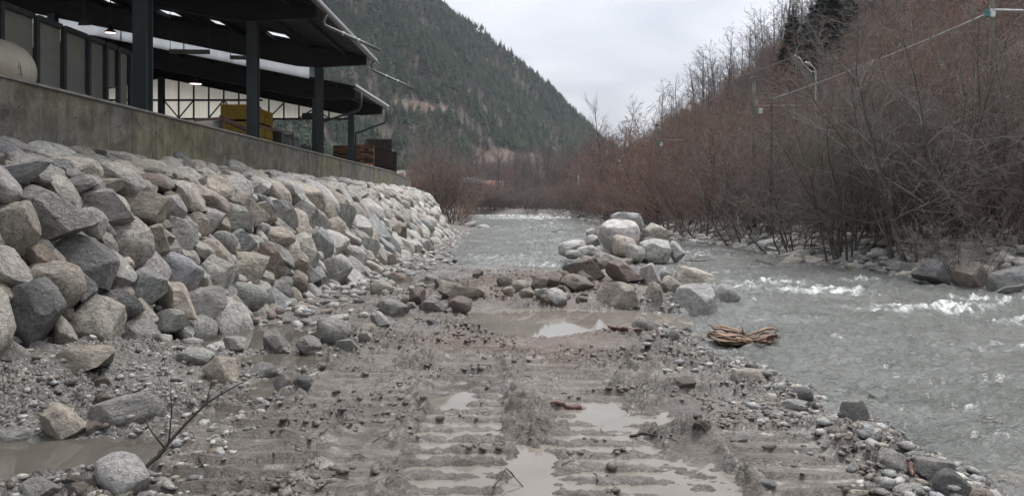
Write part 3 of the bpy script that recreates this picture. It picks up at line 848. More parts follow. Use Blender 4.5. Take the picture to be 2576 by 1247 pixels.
HERO = [  # px, py, width, height, tint, kind
 (28, 585, 112, 150, 'tan', 'round'), (114, 545, 218, 144, 'mid grey', 'angular'), (209, 661, 149, 125, 'dark slate', 'angular'), (118, 726, 149, 132, 'tan', 'round'),
 (70, 796, 150, 177, 'dark slate', 'angular'), (232, 812, 135, 137, 'beige', 'angular'), (321, 619, 114, 118, 'beige', 'round'), (388, 605, 72, 86, 'tan', 'angular'),
 (255, 520, 150, 92, 'mid grey', 'angular'), (346, 526, 146, 86, 'tan', 'angular'), (421, 526, 90, 72, 'pale grey', 'round'), (353, 726, 118, 95, 'greenish grey', 'round'),
 (446, 693, 113, 100, 'bluish grey', 'angular'), (534, 693, 92, 92, 'pale grey', 'round'), (502, 772, 124, 88, 'mid grey', 'slab'), (339, 856, 96, 90, 'mid grey', 'angular'),
 (302, 768, 106, 84, 'dark slate', 'angular'), (418, 805, 92, 58, 'greenish grey', 'angular'), (451, 596, 86, 95, 'mid grey', 'slab'), (488, 568, 66, 62, 'tan', 'angular'),
 (520, 556, 72, 68, 'mid grey', 'angular'), (42, 442, 150, 55, 'bluish grey', 'slab'), (20, 395, 90, 60, 'bluish grey', 'angular'), (90, 415, 90, 50, 'mid grey', 'angular'), (140, 425, 80, 45, 'bluish grey', 'slab'),
 (618, 683, 108, 92, 'tan', 'angular'), (668, 660, 84, 98, 'brown', 'angular'), (600, 610, 74, 62, 'bluish grey', 'angular'), (560, 615, 72, 66, 'mid grey', 'round'), (742, 716, 64, 48, 'brown', 'round'),
 (837, 688, 98, 84, 'pale grey', 'angular'), (771, 691, 66, 66, 'mid grey', 'angular'), (754, 545, 84, 76, 'mid grey', 'angular'), (700, 545, 88, 84, 'mid grey', 'angular'), (614, 535, 120, 105, 'tan', 'angular'),
 (577, 552, 100, 70, 'mid grey', 'angular'), (655, 540, 70, 60, 'tan', 'angular'), (690, 600, 92, 58, 'tan', 'round'), (800, 620, 74, 88, 'bluish grey', 'round'), (835, 590, 62, 80, 'tan', 'round'), (862, 560, 60, 92, 'greenish grey', 'slab'),
 (760, 650, 74, 60, 'mid grey', 'angular'), (560, 690, 66, 70, 'mid grey', 'round'), (610, 750, 110, 76, 'greenish grey', 'round'), (655, 745, 60, 66, 'pale grey', 'round'), (700, 735, 70, 56, 'mid grey', 'angular'),
 (890, 650, 62, 66, 'pale grey', 'round'), (925, 640, 54, 80, 'greenish grey', 'slab'), (820, 545, 56, 70, 'tan', 'angular'), (895, 530, 46, 44, 'tan', 'angular'), (470, 440, 60, 34, 'pale grey', 'angular'),
 (520, 440, 52, 38, 'pale grey', 'round'), (566, 445, 62, 34, 'bluish grey', 'angular'), (395, 430, 58, 34, 'pale grey', 'angular'), (300, 420, 70, 34, 'mid grey', 'slab'), (230, 415, 78, 38, 'pale grey', 'slab'),
 (190, 470, 90, 44, 'mid grey', 'angular'), (270, 470, 80, 40, 'tan', 'angular'), (350, 475, 76, 36, 'beige', 'slab'), (620, 470, 66, 40, 'pale grey', 'angular'), (690, 460, 50, 30, 'tan', 'angular')]
cand = []   # dict entries
rb = np.random.default_rng(11)
def bank_normal(Y, t):
    x0, z0 = bank(Y, max(t - 0.05, 0)); x1, z1 = bank(Y, min(t + 0.05, 1))
    v = np.array([x1 - x0, 0, z1 - z0]); v /= np.linalg.norm(v)
    return np.array([v[2], 0, -v[0]])
def slope_tilt(Y, t):
    n = bank_normal(Y, t); return math.atan2(n[0], n[2])
for (px, py, w, h, tint, kd) in HERO:
    Y, t = bank_hit(px, py)
    x, z = bank(Y, t); n = bank_normal(Y, t)
    wm, hm = w * Y / F, h * Y / F
    az = math.atan2(x, Y)
    dep = 0.62 * (wm + hm) / 2 * rb.uniform(0.9, 1.15)
    c = np.array([x, Y, z]) + n * 0.02
    cand.append(dict(c=c, dm=(wm * 1.08, dep, hm * 1.06), rot=(rb.normal(0, 0.12), rb.normal(0, 0.16), -az + rb.normal(0, 0.15)), tint=tint, kind=kd, Y=Y, t=t, s=(wm + hm) / 2, hero=True))
pts = [(np.array(q['c']), q['s'] * 0.5) for q in cand]
PT = np.array([p for p, _ in pts]); PR = np.array([r for _, r in pts])
mean_t = ['pale grey', 'mid grey', 'tan', 'bluish grey', 'brown', 'beige', 'greenish grey', 'dark slate']
mean_p = [0.31, 0.2, 0.18, 0.05, 0.05, 0.16, 0.04, 0.01]
for size, ntry, tmax, pack in ((1.0, 500, 0.66, 0.86), (0.8, 1500, 0.7, 0.84), (0.62, 2600, 1.0, 0.82), (0.48, 3600, 1.0, 0.8), (0.36, 5200, 1.0, 0.78), (0.26, 6500, 1.0, 0.76)):
    for _ in range(ntry):
        Y = rb.uniform(5.5, 69.5) if rb.random() < 0.6 else rb.uniform(5.5, 30); t = rb.random() * tmax
        sz = size * rb.uniform(0.85, 1.2)
        if t > 0.66 and sz > 0.75: sz *= 0.7
        if Y > 30: sz = min(sz, 0.85)
        x, z = bank(Y, t); n = bank_normal(Y, t)
        c = np.array([x, Y, z]) + n * rb.uniform(-0.06, 0.06) * sz
        dd = np.sqrt(((PT - c) ** 2).sum(1))
        if (dd < (PR + sz * 0.5) * pack).any(): continue
        PT = np.vstack([PT, c]); PR = np.append(PR, sz * 0.5)
        kd = rb.choice(['round', 'angular', 'slab'], p=[0.46, 0.4, 0.14])
        if t > 0.68: kd = rb.choice(['round', 'angular', 'slab'], p=[0.2, 0.5, 0.3])
        tilt = slope_tilt(Y, t) * (0.75 if t < 0.7 else 0.5)
        cand.append(dict(c=c, dm=(sz * rb.uniform(0.95, 1.4), sz * rb.uniform(0.85, 1.15), sz * rb.uniform(0.58, 0.8)),
                         rot=(rb.normal(0, 0.25), tilt + rb.normal(0, 0.2), rb.normal(0, 0.35)), tint=str(rb.choice(mean_t, p=mean_p)), kind=str(kd), Y=Y, t=t, s=sz, hero=False))
def in_view(q):
    px, py = px_of(*q['c']); return -60 < px < 2640
for q in cand: q['pix'] = q['s'] / q['Y'] if in_view(q) else -1.0
cand.sort(key=lambda q: -q['pix'])
LAND = ((13.6, 'below the cream tank'), (17.2, 'below the grey screen panels'), (24, 'below the first open bay'), (31, 'below the yellow board stack'),
        (38, 'below the lower shed roof'), (47, 'below the last shed column'), (62, 'below the lumber stacks'), (99, 'at the rounded end of the bank'))
def where(Y):
    return next(w for lim, w in LAND if Y < lim)
def course(t):
    return 'lowest row' if t < 0.16 else 'second row' if t < 0.36 else 'third row' if t < 0.56 else 'upper row' if t < 0.72 else 'top layer'
rest = []
n_r = 0
for q in cand:
    if q['pix'] > 0 and n_r < 300:
        o = rock('riprap_boulder', q['c'], q['dm'], q['rot'], q['tint'], q['kind'], seed=n_r)
        sw = 'large' if q['s'] > 0.8 else 'mid-sized' if q['s'] > 0.5 else 'small'
        rt_ = q['dm'][0] / q['dm'][2]; f_ = 'tall' if rt_ < 1.05 else 'long' if rt_ > 1.6 else 'stubby' if rt_ < 1.3 else 'broad'
        tag(o, f"{sw} {f_} {q['tint']} {WORD[q['kind']]} riprap boulder in {course(q['t'])} {where(q['Y'])}", 'boulder', 'riprap boulders of the bank')
        n_r += 1
    else:
        rest.append((q['c'], q['dm'], q['rot'], jit(TINTS[q['tint']], rb), int(rb.choice(IDX[q['kind']]))))
o = joined_rocks('riprap_rubble', rest, ROCK_LO, M['rock_joined'])
tag(o, 'smaller and farther rubble stones filling the riprap bank', 'rubble')
# stones and earth wedged in the gaps of the bank
chips = []
for _ in range(2600):
    Y = 5.5 + 40 * rb.random() ** 1.7; t = rb.random() ** 0.9
    x, z = bank(Y, t); n = bank_normal(Y, t); s = rb.uniform(0.04, 0.14)
    c = np.array([x, Y, z]) - n * rb.uniform(0.05, 0.14)
    chips.append((c, (s * 1.3, s, s * 0.6), tuple(rb.uniform(-0.6, 0.6, 3)), jit(TINTS[str(rb.choice(mean_t, p=mean_p))], rb), int(rb.integers(len(KINDS)))))
o = joined_rocks('rubble_chips', chips, ROCK_TINY, M['rock_joined'])
tag(o, 'stone chips wedged between the riprap boulders', 'rubble')
#--PART3--
# ------------------------------------------------------------------ retaining wall
wall_o = empty('retaining_wall', (WALL_X, 30, 2.0))
def at(o, *p): return (p[0] - o.location[0], p[1] - o.location[1], p[2] - o.location[2])
def wx_(Y): return WALL_X - 0.0016 * max(0, Y - 45) ** 2 * 0.6
def build_in(mb, name, mat, root, smooth_=False):
    mb.v = [(x - root.location[0], y - root.location[1], z - root.location[2]) for x, y, z in mb.v]
    return mb.build(name, mat, root, smooth_)
def wt(Y): return 4.13 - 0.25 * float(smooth(52, 64, Y))
yb = 1.0; k = 0
while yb < 63.5:
    w = 0.9; y1 = yb + w - (0.016 if k % 6 == 5 else 0.008)
    x0, x1 = wx_(yb), wx_(y1); z0, z1 = wt(yb), wt(y1); s = 0.0015 * ((k * 7) % 5)
    m = MB().prism([(x0 - 0.38, yb, 2.2), (x0 + s, yb, 2.2), (x1 + s, y1, 2.2), (x1 - 0.38, y1, 2.2)],
                   [(x0 - 0.38, yb, z0), (x0 + s, yb, z0), (x1 + s, y1, z1), (x1 - 0.38, y1, z1)])
    build_in(m, 'concrete_panel', M['concrete'], wall_o); yb += w; k += 1
m = MB(); 
for yb in np.arange(1.0, 63.4, 2.0):
    y1 = min(yb + 2.0, 63.7)
    m.prism([(wx_(yb) - 0.34, yb, 2.2), (wx_(yb) - 0.03, yb, 2.2), (wx_(y1) - 0.03, y1, 2.2), (wx_(y1) - 0.34, y1, 2.2)],
            [(wx_(yb) - 0.34, yb, wt(yb) - 0.03), (wx_(yb) - 0.03, yb, wt(yb) - 0.03), (wx_(y1) - 0.03, y1, wt(y1) - 0.03), (wx_(y1) - 0.34, y1, wt(y1) - 0.03)])
build_in(m, 'wall_core', M['concrete'], wall_o)
m = MB()
for yb in np.arange(1.0, 63.4, 2.0):
    y1 = min(yb + 2.0, 63.7) - 0.01
    m.prism([(wx_(yb) - 0.42, yb, wt(yb) + 0.003), (wx_(yb) + 0.035, yb, wt(yb) + 0.003), (wx_(y1) + 0.035, y1, wt(y1) + 0.003), (wx_(y1) - 0.42, y1, wt(y1) + 0.003)],
            [(wx_(yb) - 0.42, yb, wt(yb) + 0.05), (wx_(yb) + 0.02, yb, wt(yb) + 0.05), (wx_(y1) + 0.02, y1, wt(y1) + 0.05), (wx_(y1) - 0.42, y1, wt(y1) + 0.05)])
build_in(m, 'coping', M['coping'], wall_o)
for k in range(32):
    yy = 9.3 + 1.62 * k
    for zz in (3.72, 3.2):
        if zz < 3.4 and k % 2: continue
        m = MB(); m.tube([(wx_(yy) + 0.012, yy, zz), (wx_(yy) - 0.03, yy, zz)], 0.022, 8); build_in(m, 'tie_hole', M['steel_dark'], wall_o)
tag(wall_o, 'long stained concrete retaining wall above the riprap boulders', 'wall')

# ------------------------------------------------------------------ sheds
def z1(x): return 8.45 + 0.2 * (-6.2 - x)
def z2(x): return 7.2 + 0.2 * (-6.95 - x) if x > -18.4 else 7.2 + 0.2 * 11.45 - 0.2 * (-18.4 - x)
def col_I(mb, x, y, zb, zt, w=0.3):
    """rolled steel column: two flanges and a web"""
    mb.box((x - w / 2, y - w / 2, zb), (x + w / 2, y - w / 2 + 0.03, zt))
    mb.box((x - w / 2, y + w / 2 - 0.03, zb), (x + w / 2, y + w / 2, zt))
    mb.box((x - 0.07, y - w / 2 + 0.031, zb), (x + 0.07, y + w / 2 - 0.031, zt))

shed = empty('open_shed', (-8.6, 20, 3.3))
tag(shed, 'tall dark open sawmill shed with cantilevered black roof on blue grey columns', 'shed')
FR1 = [2.4, 9.9, 17.6, 25.1, 33.7]
for y in FR1:
    for x in (-8.4, -20.0):
        m = MB(); col_I(m, x, y, 3.25, z1(x) - 0.9, 0.32); build_in(m, 'column', M['column'], shed)
    m = MB()
    xs_ = [-6.35, -7.4, -8.4, -9.4, -30.0]
    dep = [0.36, 0.62, 0.88, 1.0, 1.0]
    for i in range(4):
        a, b = xs_[i], xs_[i + 1]
        za, zb_ = z1(a) - 0.02, z1(b) - 0.02
        m.prism([(a, y - 0.11, za - dep[i]), (b, y - 0.11, zb_ - dep[i + 1]), (b, y + 0.11, zb_ - dep[i + 1]), (a, y + 0.11, za - dep[i])],
                [(a, y - 0.11, za), (b, y - 0.11, zb_), (b, y + 0.11, zb_), (a, y + 0.11, za)])
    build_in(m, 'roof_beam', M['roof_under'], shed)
def roof_slab(mb, xa, xb, ya, yb_, zf, th=0.1, lift=0.0):
    mb.prism([(xb, ya, zf(xb) + lift), (xa, ya, zf(xa) + lift), (xa, yb_, zf(xa) + lift), (xb, yb_, zf(xb) + lift)],
             [(xb, ya, zf(xb) + lift + th), (xa, ya, zf(xa) + lift + th), (xa, yb_, zf(xa) + lift + th), (xb, yb_, zf(xb) + lift + th)])
SK = [-9.9, -12.2, -14.5, -16.8, -19.1]
m = MB(); roof_slab(m, -6.2, -30, 1.0, 32.2, z1); roof_slab(m, -6.2, -30, 33.1, 34.75, z1)
edges = [-6.2] + [e for c in SK for e in (c + 0.45, c - 0.45)] + [-30]
for i in range(0, len(edges), 2): roof_slab(m, edges[i], edges[i + 1], 32.202, 33.098, z1)
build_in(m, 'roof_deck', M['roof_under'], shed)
for c in SK:
    m = MB(); roof_slab(m, c + 0.44, c - 0.44, 32.21, 33.09, z1, 0.02, 0.03); build_in(m, 'skylight', M['skylight'], shed)
m = MB(); roof_slab(m, -6.08, -30, 0.95, 32.15, z1, 0.03, 0.104); roof_slab(m, -6.08, -30, 33.15, 34.85, z1, 0.03, 0.104)
build_in(m, 'roof_sheet', M['roof_top'], shed)
m = MB(); m.box((-6.19, 1.0, 8.36), (-6.14, 34.8, 8.49)); build_in(m, 'fascia', M['fascia'], shed)
m = MB(); m.box((-6.10, 0.96, 8.5), (-6.06, 34.84, 8.555)); build_in(m, 'roof_edge', M['roof_top'], shed)
for i, xp in enumerate(np.arange(-7.2, -30, -1.5)):
    m = MB(); m.box((xp - 0.05, 1.0, z1(xp) - 0.17), (xp + 0.05, 34.6, z1(xp) - 0.012)); build_in(m, 'purlin', M['roof_under'], shed)
m = MB(); m.tube([(-6.05, 1.0, 8.36), (-6.05, 34.9, 8.36)], 0.07, 8); build_in(m, 'gutter', M['zinc'], shed, True)
for y in (9.9, 17.6, 25.1, 33.7):
    m = MB(); m.tube([(-6.05, y + 0.15, 8.3), (-6.15, y + 0.15, 8.05), (-6.1, y + 0.15, 7.9), (-5.3, y + 0.15, 7.55), (-4.3, y + 0.15, 7.1)], 0.055, 10)
    sp = build_in(m, 'water_spout', M['zinc'], shed, True)
    for xx, zz in ((-5.5, 7.64), (-5.0, 7.415)):
        m = MB(); m.tube([(xx - 0.03, y + 0.15, zz + 0.012), (xx + 0.03, y + 0.15, zz - 0.012)], 0.072, 10); build_in(m, 'collar', M['grey_metal'], shed, True)
# clerestory glazing in the step between the two roofs
xa = -9.0
while xa > -29:
    xb = xa - 2.75
    m = MB(); m.prism([(xb, 34.3, z2(xa) + 0.0 if False else z1(xb) - 1.40), (xa, 34.3, z1(xa) - 1.40), (xa, 34.33, z1(xa) - 1.40), (xb, 34.33, z1(xb) - 1.40)],
                      [(xb, 34.3, z1(xb) - 0.72), (xa, 34.3, z1(xa) - 0.72), (xa, 34.33, z1(xa) - 0.72), (xb, 34.33, z1(xb) - 0.72)])
    build_in(m, 'clerestory_pane', M['skylight'], shed)
    m = MB(); m.box((xb - 0.03, 34.27, z1(xb) - 1.42), (xb - 0.004, 34.36, z1(xb) - 0.7)); build_in(m, 'mullion', M['zinc'], shed)
    xa = xb - 0.035

low = empty('open_shed', (-8.6, 38, 3.3))
tag(low, 'lower open sawmill shed with truss gable of yellowed translucent sheets', 'shed')
FR2 = [(34.9, -8.85, -7.05), (40.6, -8.45, -6.8)]
for (y, xc, xe) in FR2:
    for x in (xc, -18.4):
        m = MB(); col_I(m, x, y, 3.25, z2(x) - 0.8, 0.27); build_in(m, 'column', M['column'], low)
    m = MB(); xs_ = [xe, xc + 0.6, xc - 0.6, -18.4]; dep = [0.42, 0.7, 0.85, 0.85]
    for i in range(3):
        a, b = xs_[i], xs_[i + 1]
        m.prism([(a, y - 0.1, z2(a) - dep[i]), (b, y - 0.1, z2(b) - dep[i + 1]), (b, y + 0.1, z2(b) - dep[i + 1]), (a, y + 0.1, z2(a) - dep[i])],
                [(a, y - 0.1, z2(a) - 0.015), (b, y - 0.1, z2(b) - 0.015), (b, y + 0.1, z2(b) - 0.015), (a, y + 0.1, z2(a) - 0.015)])
    a, b = -18.4, -30.0
    m.prism([(a - .001, y - 0.1, z2(a) - 0.85), (b, y - 0.1, z2(b) - 0.85), (b, y + 0.1, z2(b) - 0.85), (a - .001, y + 0.1, z2(a) - 0.85)],
            [(a - .001, y - 0.1, z2(a) - 0.015), (b, y - 0.1, z2(b) - 0.015), (b, y + 0.1, z2(b) - 0.015), (a - .001, y + 0.1, z2(a) - 0.015)])
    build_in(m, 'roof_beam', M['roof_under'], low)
def eave(y): return -7.1 + 0.035 * (y - 34.5)
for nm, th, lift, mt, ex in (('roof_deck', 0.1, 0.0, 'roof_under', 0.0), ('roof_sheet', 0.03, 0.104, 'roof_top', 0.1)):
    m = MB(); ya, yb_ = 34.4, 42.0 + ex
    for xa_, xb_ in (((eave(ya) + ex, eave(yb_) + ex), -18.4), ((-18.401, -18.401), -30)):
        zz = lambda x: z2(x) + lift
        m.prism([(xb_, ya, zz(xb_)), (xa_[0], ya, zz(xa_[0])), (xa_[1], yb_, zz(xa_[1])), (xb_, yb_, zz(xb_))],
                [(xb_, ya, zz(xb_) + th), (xa_[0], ya, zz(xa_[0]) + th), (xa_[1], yb_, zz(xa_[1]) + th), (xb_, yb_, zz(xb_) + th)])
    build_in(m, nm, M[mt], low)
for xp in np.arange(-7.9, -18, -1.4):
    m = MB(); m.box((xp - 0.05, 34.45, z2(xp) - 0.16), (xp + 0.05, 41.9, z2(xp) - 0.012)); build_in(m, 'purlin', M['roof_under'], low)
m = MB(); m.bar((eave(34.4) + 0.13, 34.4, z2(-6.95) + 0.15), (eave(42) + 0.13, 42.1, z2(-6.9) + 0.15), 0.05, 0.11); build_in(m, 'roof_edge', M['roof_top'], low)
m = MB(); m.tube([(eave(34.4) + 0.08, 34.4, z2(-6.95) - 0.02), (eave(42) + 0.08, 42.1, z2(-6.9) - 0.02)], 0.065, 8); build_in(m, 'gutter', M['zinc'], low, True)
for (y, xc, xe) in FR2:
    m = MB(); m.tube([(xe + 0.2, y + 0.2, 7.1), (xe + 0.2, y + 0.2, 6.5), (xe + 0.08, y + 0.2, 6.3), (xc + 0.2, y + 0.2, 5.75), (xc + 0.17, y + 0.2, 3.4)], 0.06, 8)
    build_in(m, 'downpipe', M['steel_dark'], low, True)
# truss gable
YG = 41.2
def gtop(x): return z2(x) - 0.84
xg = -8.95; i = 0
while xg > -24:
    xb = xg - 0.8
    m = MB(); n = 8
    for k in range(n):
        a = xg - 0.8 * k / n; b = xg - 0.8 * (k + 1) / n; o1 = 0.02 * (k % 2); o2 = 0.02 * ((k + 1) % 2)
        m.add([(a, YG + 0.1 + o1, 6.62), (b, YG + 0.1 + o2, 6.62), (b, YG + 0.1 + o2, gtop(b) + 0.3), (a, YG + 0.1 + o1, gtop(a) + 0.3)], [(0, 1, 2, 3)])
    build_in(m, 'gable_sheet', M['gable_sheet'], low)
    m = MB(); m.box((xb - 0.035, YG - 0.04, 6.5), (xb + 0.035, YG + 0.04, gtop(xb) + 0.1)); build_in(m, 'mullion', M['steel_dark'], low)
    if i % 3 != 0 and gtop(xb) > 7.0:
        p, q = ((xg, 6.6), (xb, min(7.55, gtop(xb)))) if i % 2 else ((xb, 6.6), (xg, min(7.55, gtop(xg))))
        m = MB(); m.bar((p[0], YG, p[1]), (q[0], YG, q[1]), 0.06, 0.06, (0, 1, 0)); build_in(m, 'brace', M['steel_dark'], low)
    xg = xb; i += 1
for zz, xl in ((6.55, -24), (7.55, -24)):
    m = MB(); m.box((xl, YG - 0.055, zz - 0.05), (-8.5 if zz < 7 else -13.3, YG + 0.055, zz + 0.05)); build_in(m, 'truss_chord', M['steel_dark'], low)
m = MB(); m.box((-10.9, 40.15, 6.4), (-10.3, 40.2, 6.75)); build_in(m, 'sign_plate', M['steel_dark'], low)

# grey screen panels on the wall
scr = empty('screen_wall', (-9.5, 16, 3.3))
tag(scr, 'screen of grey sheet panels between dark posts behind the retaining wall', 'screen wall')
def dpx(px, x): return -x * F / (CX - px)
posts = [dpx(p, -9.5) for p in (-150, -70, 5, 95, 163, 225, 269, 299, 329, 360)]
for y in posts:
    m = MB(); m.box((-9.56, y - 0.05, 3.25), (-9.48, y + 0.05, 5.9)); build_in(m, 'post', M['steel_dark'], scr)
for i in range(len(posts) - 1):
    a, b = posts[i] + 0.06, posts[i + 1] - 0.06
    zb = 4.9 if i == 6 else 3.3
    m = MB(); m.box((-9.6, a, zb), (-9.565, b, 5.82)); build_in(m, 'grey_panel', M['panel_grey'], scr)
    m = MB(); m.box((-9.57, posts[i] + 0.072, 5.82), (-9.5, posts[i + 1] - 0.072, 5.93)); build_in(m, 'top_rail', M['steel_dark'], scr)

# tank
tk = empty('storage_tank', (-8.95, 12.4, 3.3))
tag(tk, 'cream chipped cylindrical tank with domed end behind the wall', 'tank')
R = 0.55; prof = [(0.001, -1.75)] + [(R * math.sin(a), -1.45 - 0.3 * math.cos(a)) for a in np.linspace(0.25, 1.57, 6)] + [(R, 0.0), (R, 1.2)] + [(R * math.cos(a), 1.2 + 0.42 * math.sin(a)) for a in np.linspace(0.15, 1.5, 8)] + [(0.001, 1.62)]
m = MB(); m.lathe(prof, (0, 0, 1.15), 40, 'y'); m.build('shell', M['tank'], tk, True)
for yy in (-1.0, 0.7):
    m = MB(); m.box((-0.42, yy - 0.08, 0.0), (0.42, yy + 0.08, 0.75)); m.build('cradle', M['steel_dark'], tk)
for yy in (-1.3, 1.15):
    m = MB(); m.lathe([(R + 0.004, yy - 0.025), (R + 0.012, yy), (R + 0.004, yy + 0.025)], (0, 0, 1.15), 40, 'y'); m.build('weld_seam', M['tank'], tk, True)

# pendant lamps
def lamp(name, p, top, label, r=0.17):
    o = empty(name, tuple(p)); tag(o, label, 'lamp', 'lit lamps under the shed roofs')
    m = MB(); m.lathe([(0.03, 0.24), (0.06, 0.22), (0.075, 0.13), (r * 0.8, 0.06), (r, 0.0), (r - 0.01, 0.0), (r * 0.78, 0.05), (0.05, 0.12)], (0, 0, 0), 20); m.build('lamp_shade', M['steel_dark'], o, True)
    m = MB(); m.lathe([(0.001, 0.012), (r * 0.86, 0.012), (r * 0.86, 0.02)], (0, 0, 0), 20); m.build('lens', M['lamp_glow'], o)
    m = MB(); m.tube([(0, 0, 0.23), (0, 0, top - p[2])], 0.015, 6); m.build('stem', M['steel_dark'], o)
p = P(278, 84, 25.0); lamp('pendant_lamp', p, z1(p[0]) - 0.1, 'pendant lamp with glowing pink lens beside the bright clerestory strip', 0.2)
p = P(492, 212, 39.5); lamp('pendant_lamp', p, z2(p[0]) - 0.1, 'pendant lamp glowing in front of the translucent truss gable', 0.34)
o = empty('floodlight', tuple(P(213, 60, 24))); tag(o, 'small dark floodlight under the roof against the clerestory strip', 'floodlight')
m = MB(); m.prism([(-.16, -.1, -.08), (.16, -.1, -.08), (.16, .1, -.02), (-.16, .1, -.02)], [(-.12, -.08, .1), (.12, -.08, .1), (.12, .1, .12), (-.12, .1, .12)]); m.build('housing', M['steel_dark'], o)
m = MB(); m.tube([(0, 0, 0.1), (0, 0, z1(o.location[0]) - o.location[2])], 0.02, 6); m.build('stem', M['steel_dark'], o)
# fluorescent trough
for (pxa, pya, pxb, pyb, d) in ((428, 130, 526, 134, 29), (580, 145, 626, 150, 32)):
    a, b = P(pxa, pya, d), P(pxb, pyb, d); b[2] = a[2] - 0.02
    o = empty('trough_light', tuple((a + b) / 2)); tag(o, 'longer unlit trough light hanging before the clerestory strip' if pxa < 500 else 'shorter unlit trough light beside a shed column', 'lamp', 'unlit trough lights')
    c = (a + b) / 2
    m = MB(); m.bar(tuple(a - c), tuple(b - c), 0.2, 0.14); m.build('trough', M['fascia'], o)
    for q in (a, b): m = MB(); m.tube([tuple(q - c + np.array([0, 0, .07])), tuple(q - c + np.array([0, 0, z1(q[0]) - q[2]]))], 0.012, 5); m.build('hanger', M['steel_dark'], o)

# yellow boards in bundles
for k, (ya, yb_) in enumerate(((30.0, 30.9), (30.95, 31.9), (31.95, 33.0))):
    o = empty('board_bundle', (-10.75, (ya + yb_) / 2, 3.3))
    tag(o, ['yellow board bundle showing its olive end face beside the shed column', 'yellow board bundle in the middle of the row of three', 'yellow board bundle next to the grey tarpaulin'][k], 'board bundle', 'yellow board bundles')
    z = 0.05
    for lay in range(4):
        hgt = 0.58 if lay != 1 else 0.6
        for q in range(5):
            zz = z + q * hgt / 5
            m = MB(); m.box((-0.56 + 0.01 * ((q * 3 + lay) % 3), ya + 0.004 - o.location[1], zz), (0.56 - 0.012 * ((q + lay) % 3), yb_ - 0.012 - o.location[1], zz + hgt / 5 - 0.012)); m.build('board', M['yellow'], o)
        z += hgt
        if lay < 3:
            for xx in (-0.45, 0, 0.45):
                m = MB(); m.box((xx - 0.05, ya + 0.05 - o.location[1], z), (xx + 0.05, yb_ - 0.05 - o.location[1], z + 0.08)); m.build('bearer', M['wood_dark'], o)
            z += 0.085
o = empty('low_timber_stack', (-10.6, 28.3, 3.3)); tag(o, 'low stack of dark timbers in front of the yellow boards', 'timber stack')
for k in range(7):
    m = MB(); m.box((-1.5, -0.5, 0.2 * k), (0.9, 0.5 - 0.05 * (k % 2), 0.2 * k + 0.17)); m.build('timber', M['wood_dark'] if k % 3 else M['wood_red'], o)

# railing behind the wall
rl = empty('railing', (-8.7, 24, 3.3)); tag(rl, 'red brown steel railing behind the wall by the yellow boards', 'railing')
def rp(px, py, x=-8.75): d = dpx(px, x); return tuple(P(px, py, d) - np.array(rl.location))
ra = rp(558, 298); rb_ = rp(632, 332)
m = MB(); m.bar(ra, rb_, 0.07, 0.12); m.build('rail', M['rail'], rl)
m = MB(); m.bar(rp(490, 302), ra, 0.05, 0.08); m.build('rail', M['rail'], rl)
m = MB(); m.bar((ra[0], ra[1], 0), (ra[0], ra[1], ra[2] + 0.08), 0.12, 0.12); m.build('post', M['rail'], rl)
m = MB(); m.bar((rb_[0], rb_[1], 0), (rb_[0], rb_[1], rb_[2] + 0.08), 0.12, 0.12); m.build('post', M['rail'], rl)
m = MB(); m.bar((ra[0], ra[1], ra[2] - 0.4), (rb_[0], rb_[1], rb_[2] - 0.25), 0.04, 0.05); m.build('rail', M['rail'], rl)
qa = (rb_[0] - 0.02, rb_[1] + 1.0, 1.45); qb = (rb_[0] - 0.02, rb_[1] + 5.0, 1.62)
m = MB(); m.bar(qa, qb, 0.05, 0.06); m.build('rail', M['rail'], rl)
m = MB(); m.bar((qb[0], qb[1], 0), (qb[0], qb[1], qb[2] + 0.03), 0.07, 0.07); m.build('post', M['rail'], rl)

# tarpaulin heaps
def tarp(name, c, w, d, h, seed, label):
    n = 26
    u, v = np.meshgrid(np.linspace(-1, 1, n), np.linspace(-1, 1, n))
    r = np.maximum(np.abs(u), np.abs(v))
    z = h * (1 - smooth(0.62, 1.0, r)) * (1 - 0.25 * (u + 1) / 2) + 0.12 * fbm(u * 3, v * 3, 4, seed) + 0.08 * ridged(u * 2.5 + v, v * 2.5, 3, seed + 4)
    k = 1 + 0.06 * fbm(u * 2, v * 2, 2, seed + 9)
    me = np_mesh(name, np.stack([(u * w * k / 2).ravel(), (v * d * k / 2).ravel(), z.ravel()], 1), grid_faces(n, n), [M['tarp']], True)
    o = link(bpy.data.objects.new(name, me)); o.location = c; tag(o, label, 'tarpaulin', 'tarpaulin covered stacks')
tarp('tarpaulin_heap', (-10.4, 35.0, 3.3), 1.6, 2.6, 2.1, 200, 'crumpled grey tarpaulin over a stack next to the yellow boards')
tarp('tarpaulin_heap', (-9.8, 37.6, 3.3), 1.4, 1.8, 1.6, 210, 'lower grey tarpaulin heap behind the shed columns')
o = empty('pallet_stack', (-10.9, 33.75, 3.3)); tag(o, 'brown crate end beside the yellow boards', 'crate')
m = MB()
for k in range(6): m = MB(); m.box((-0.05, -0.4, 0.32 * k), (0.75, 0.35, 0.32 * k + 0.29)); m.build('slat', M['wood_dark'], o)

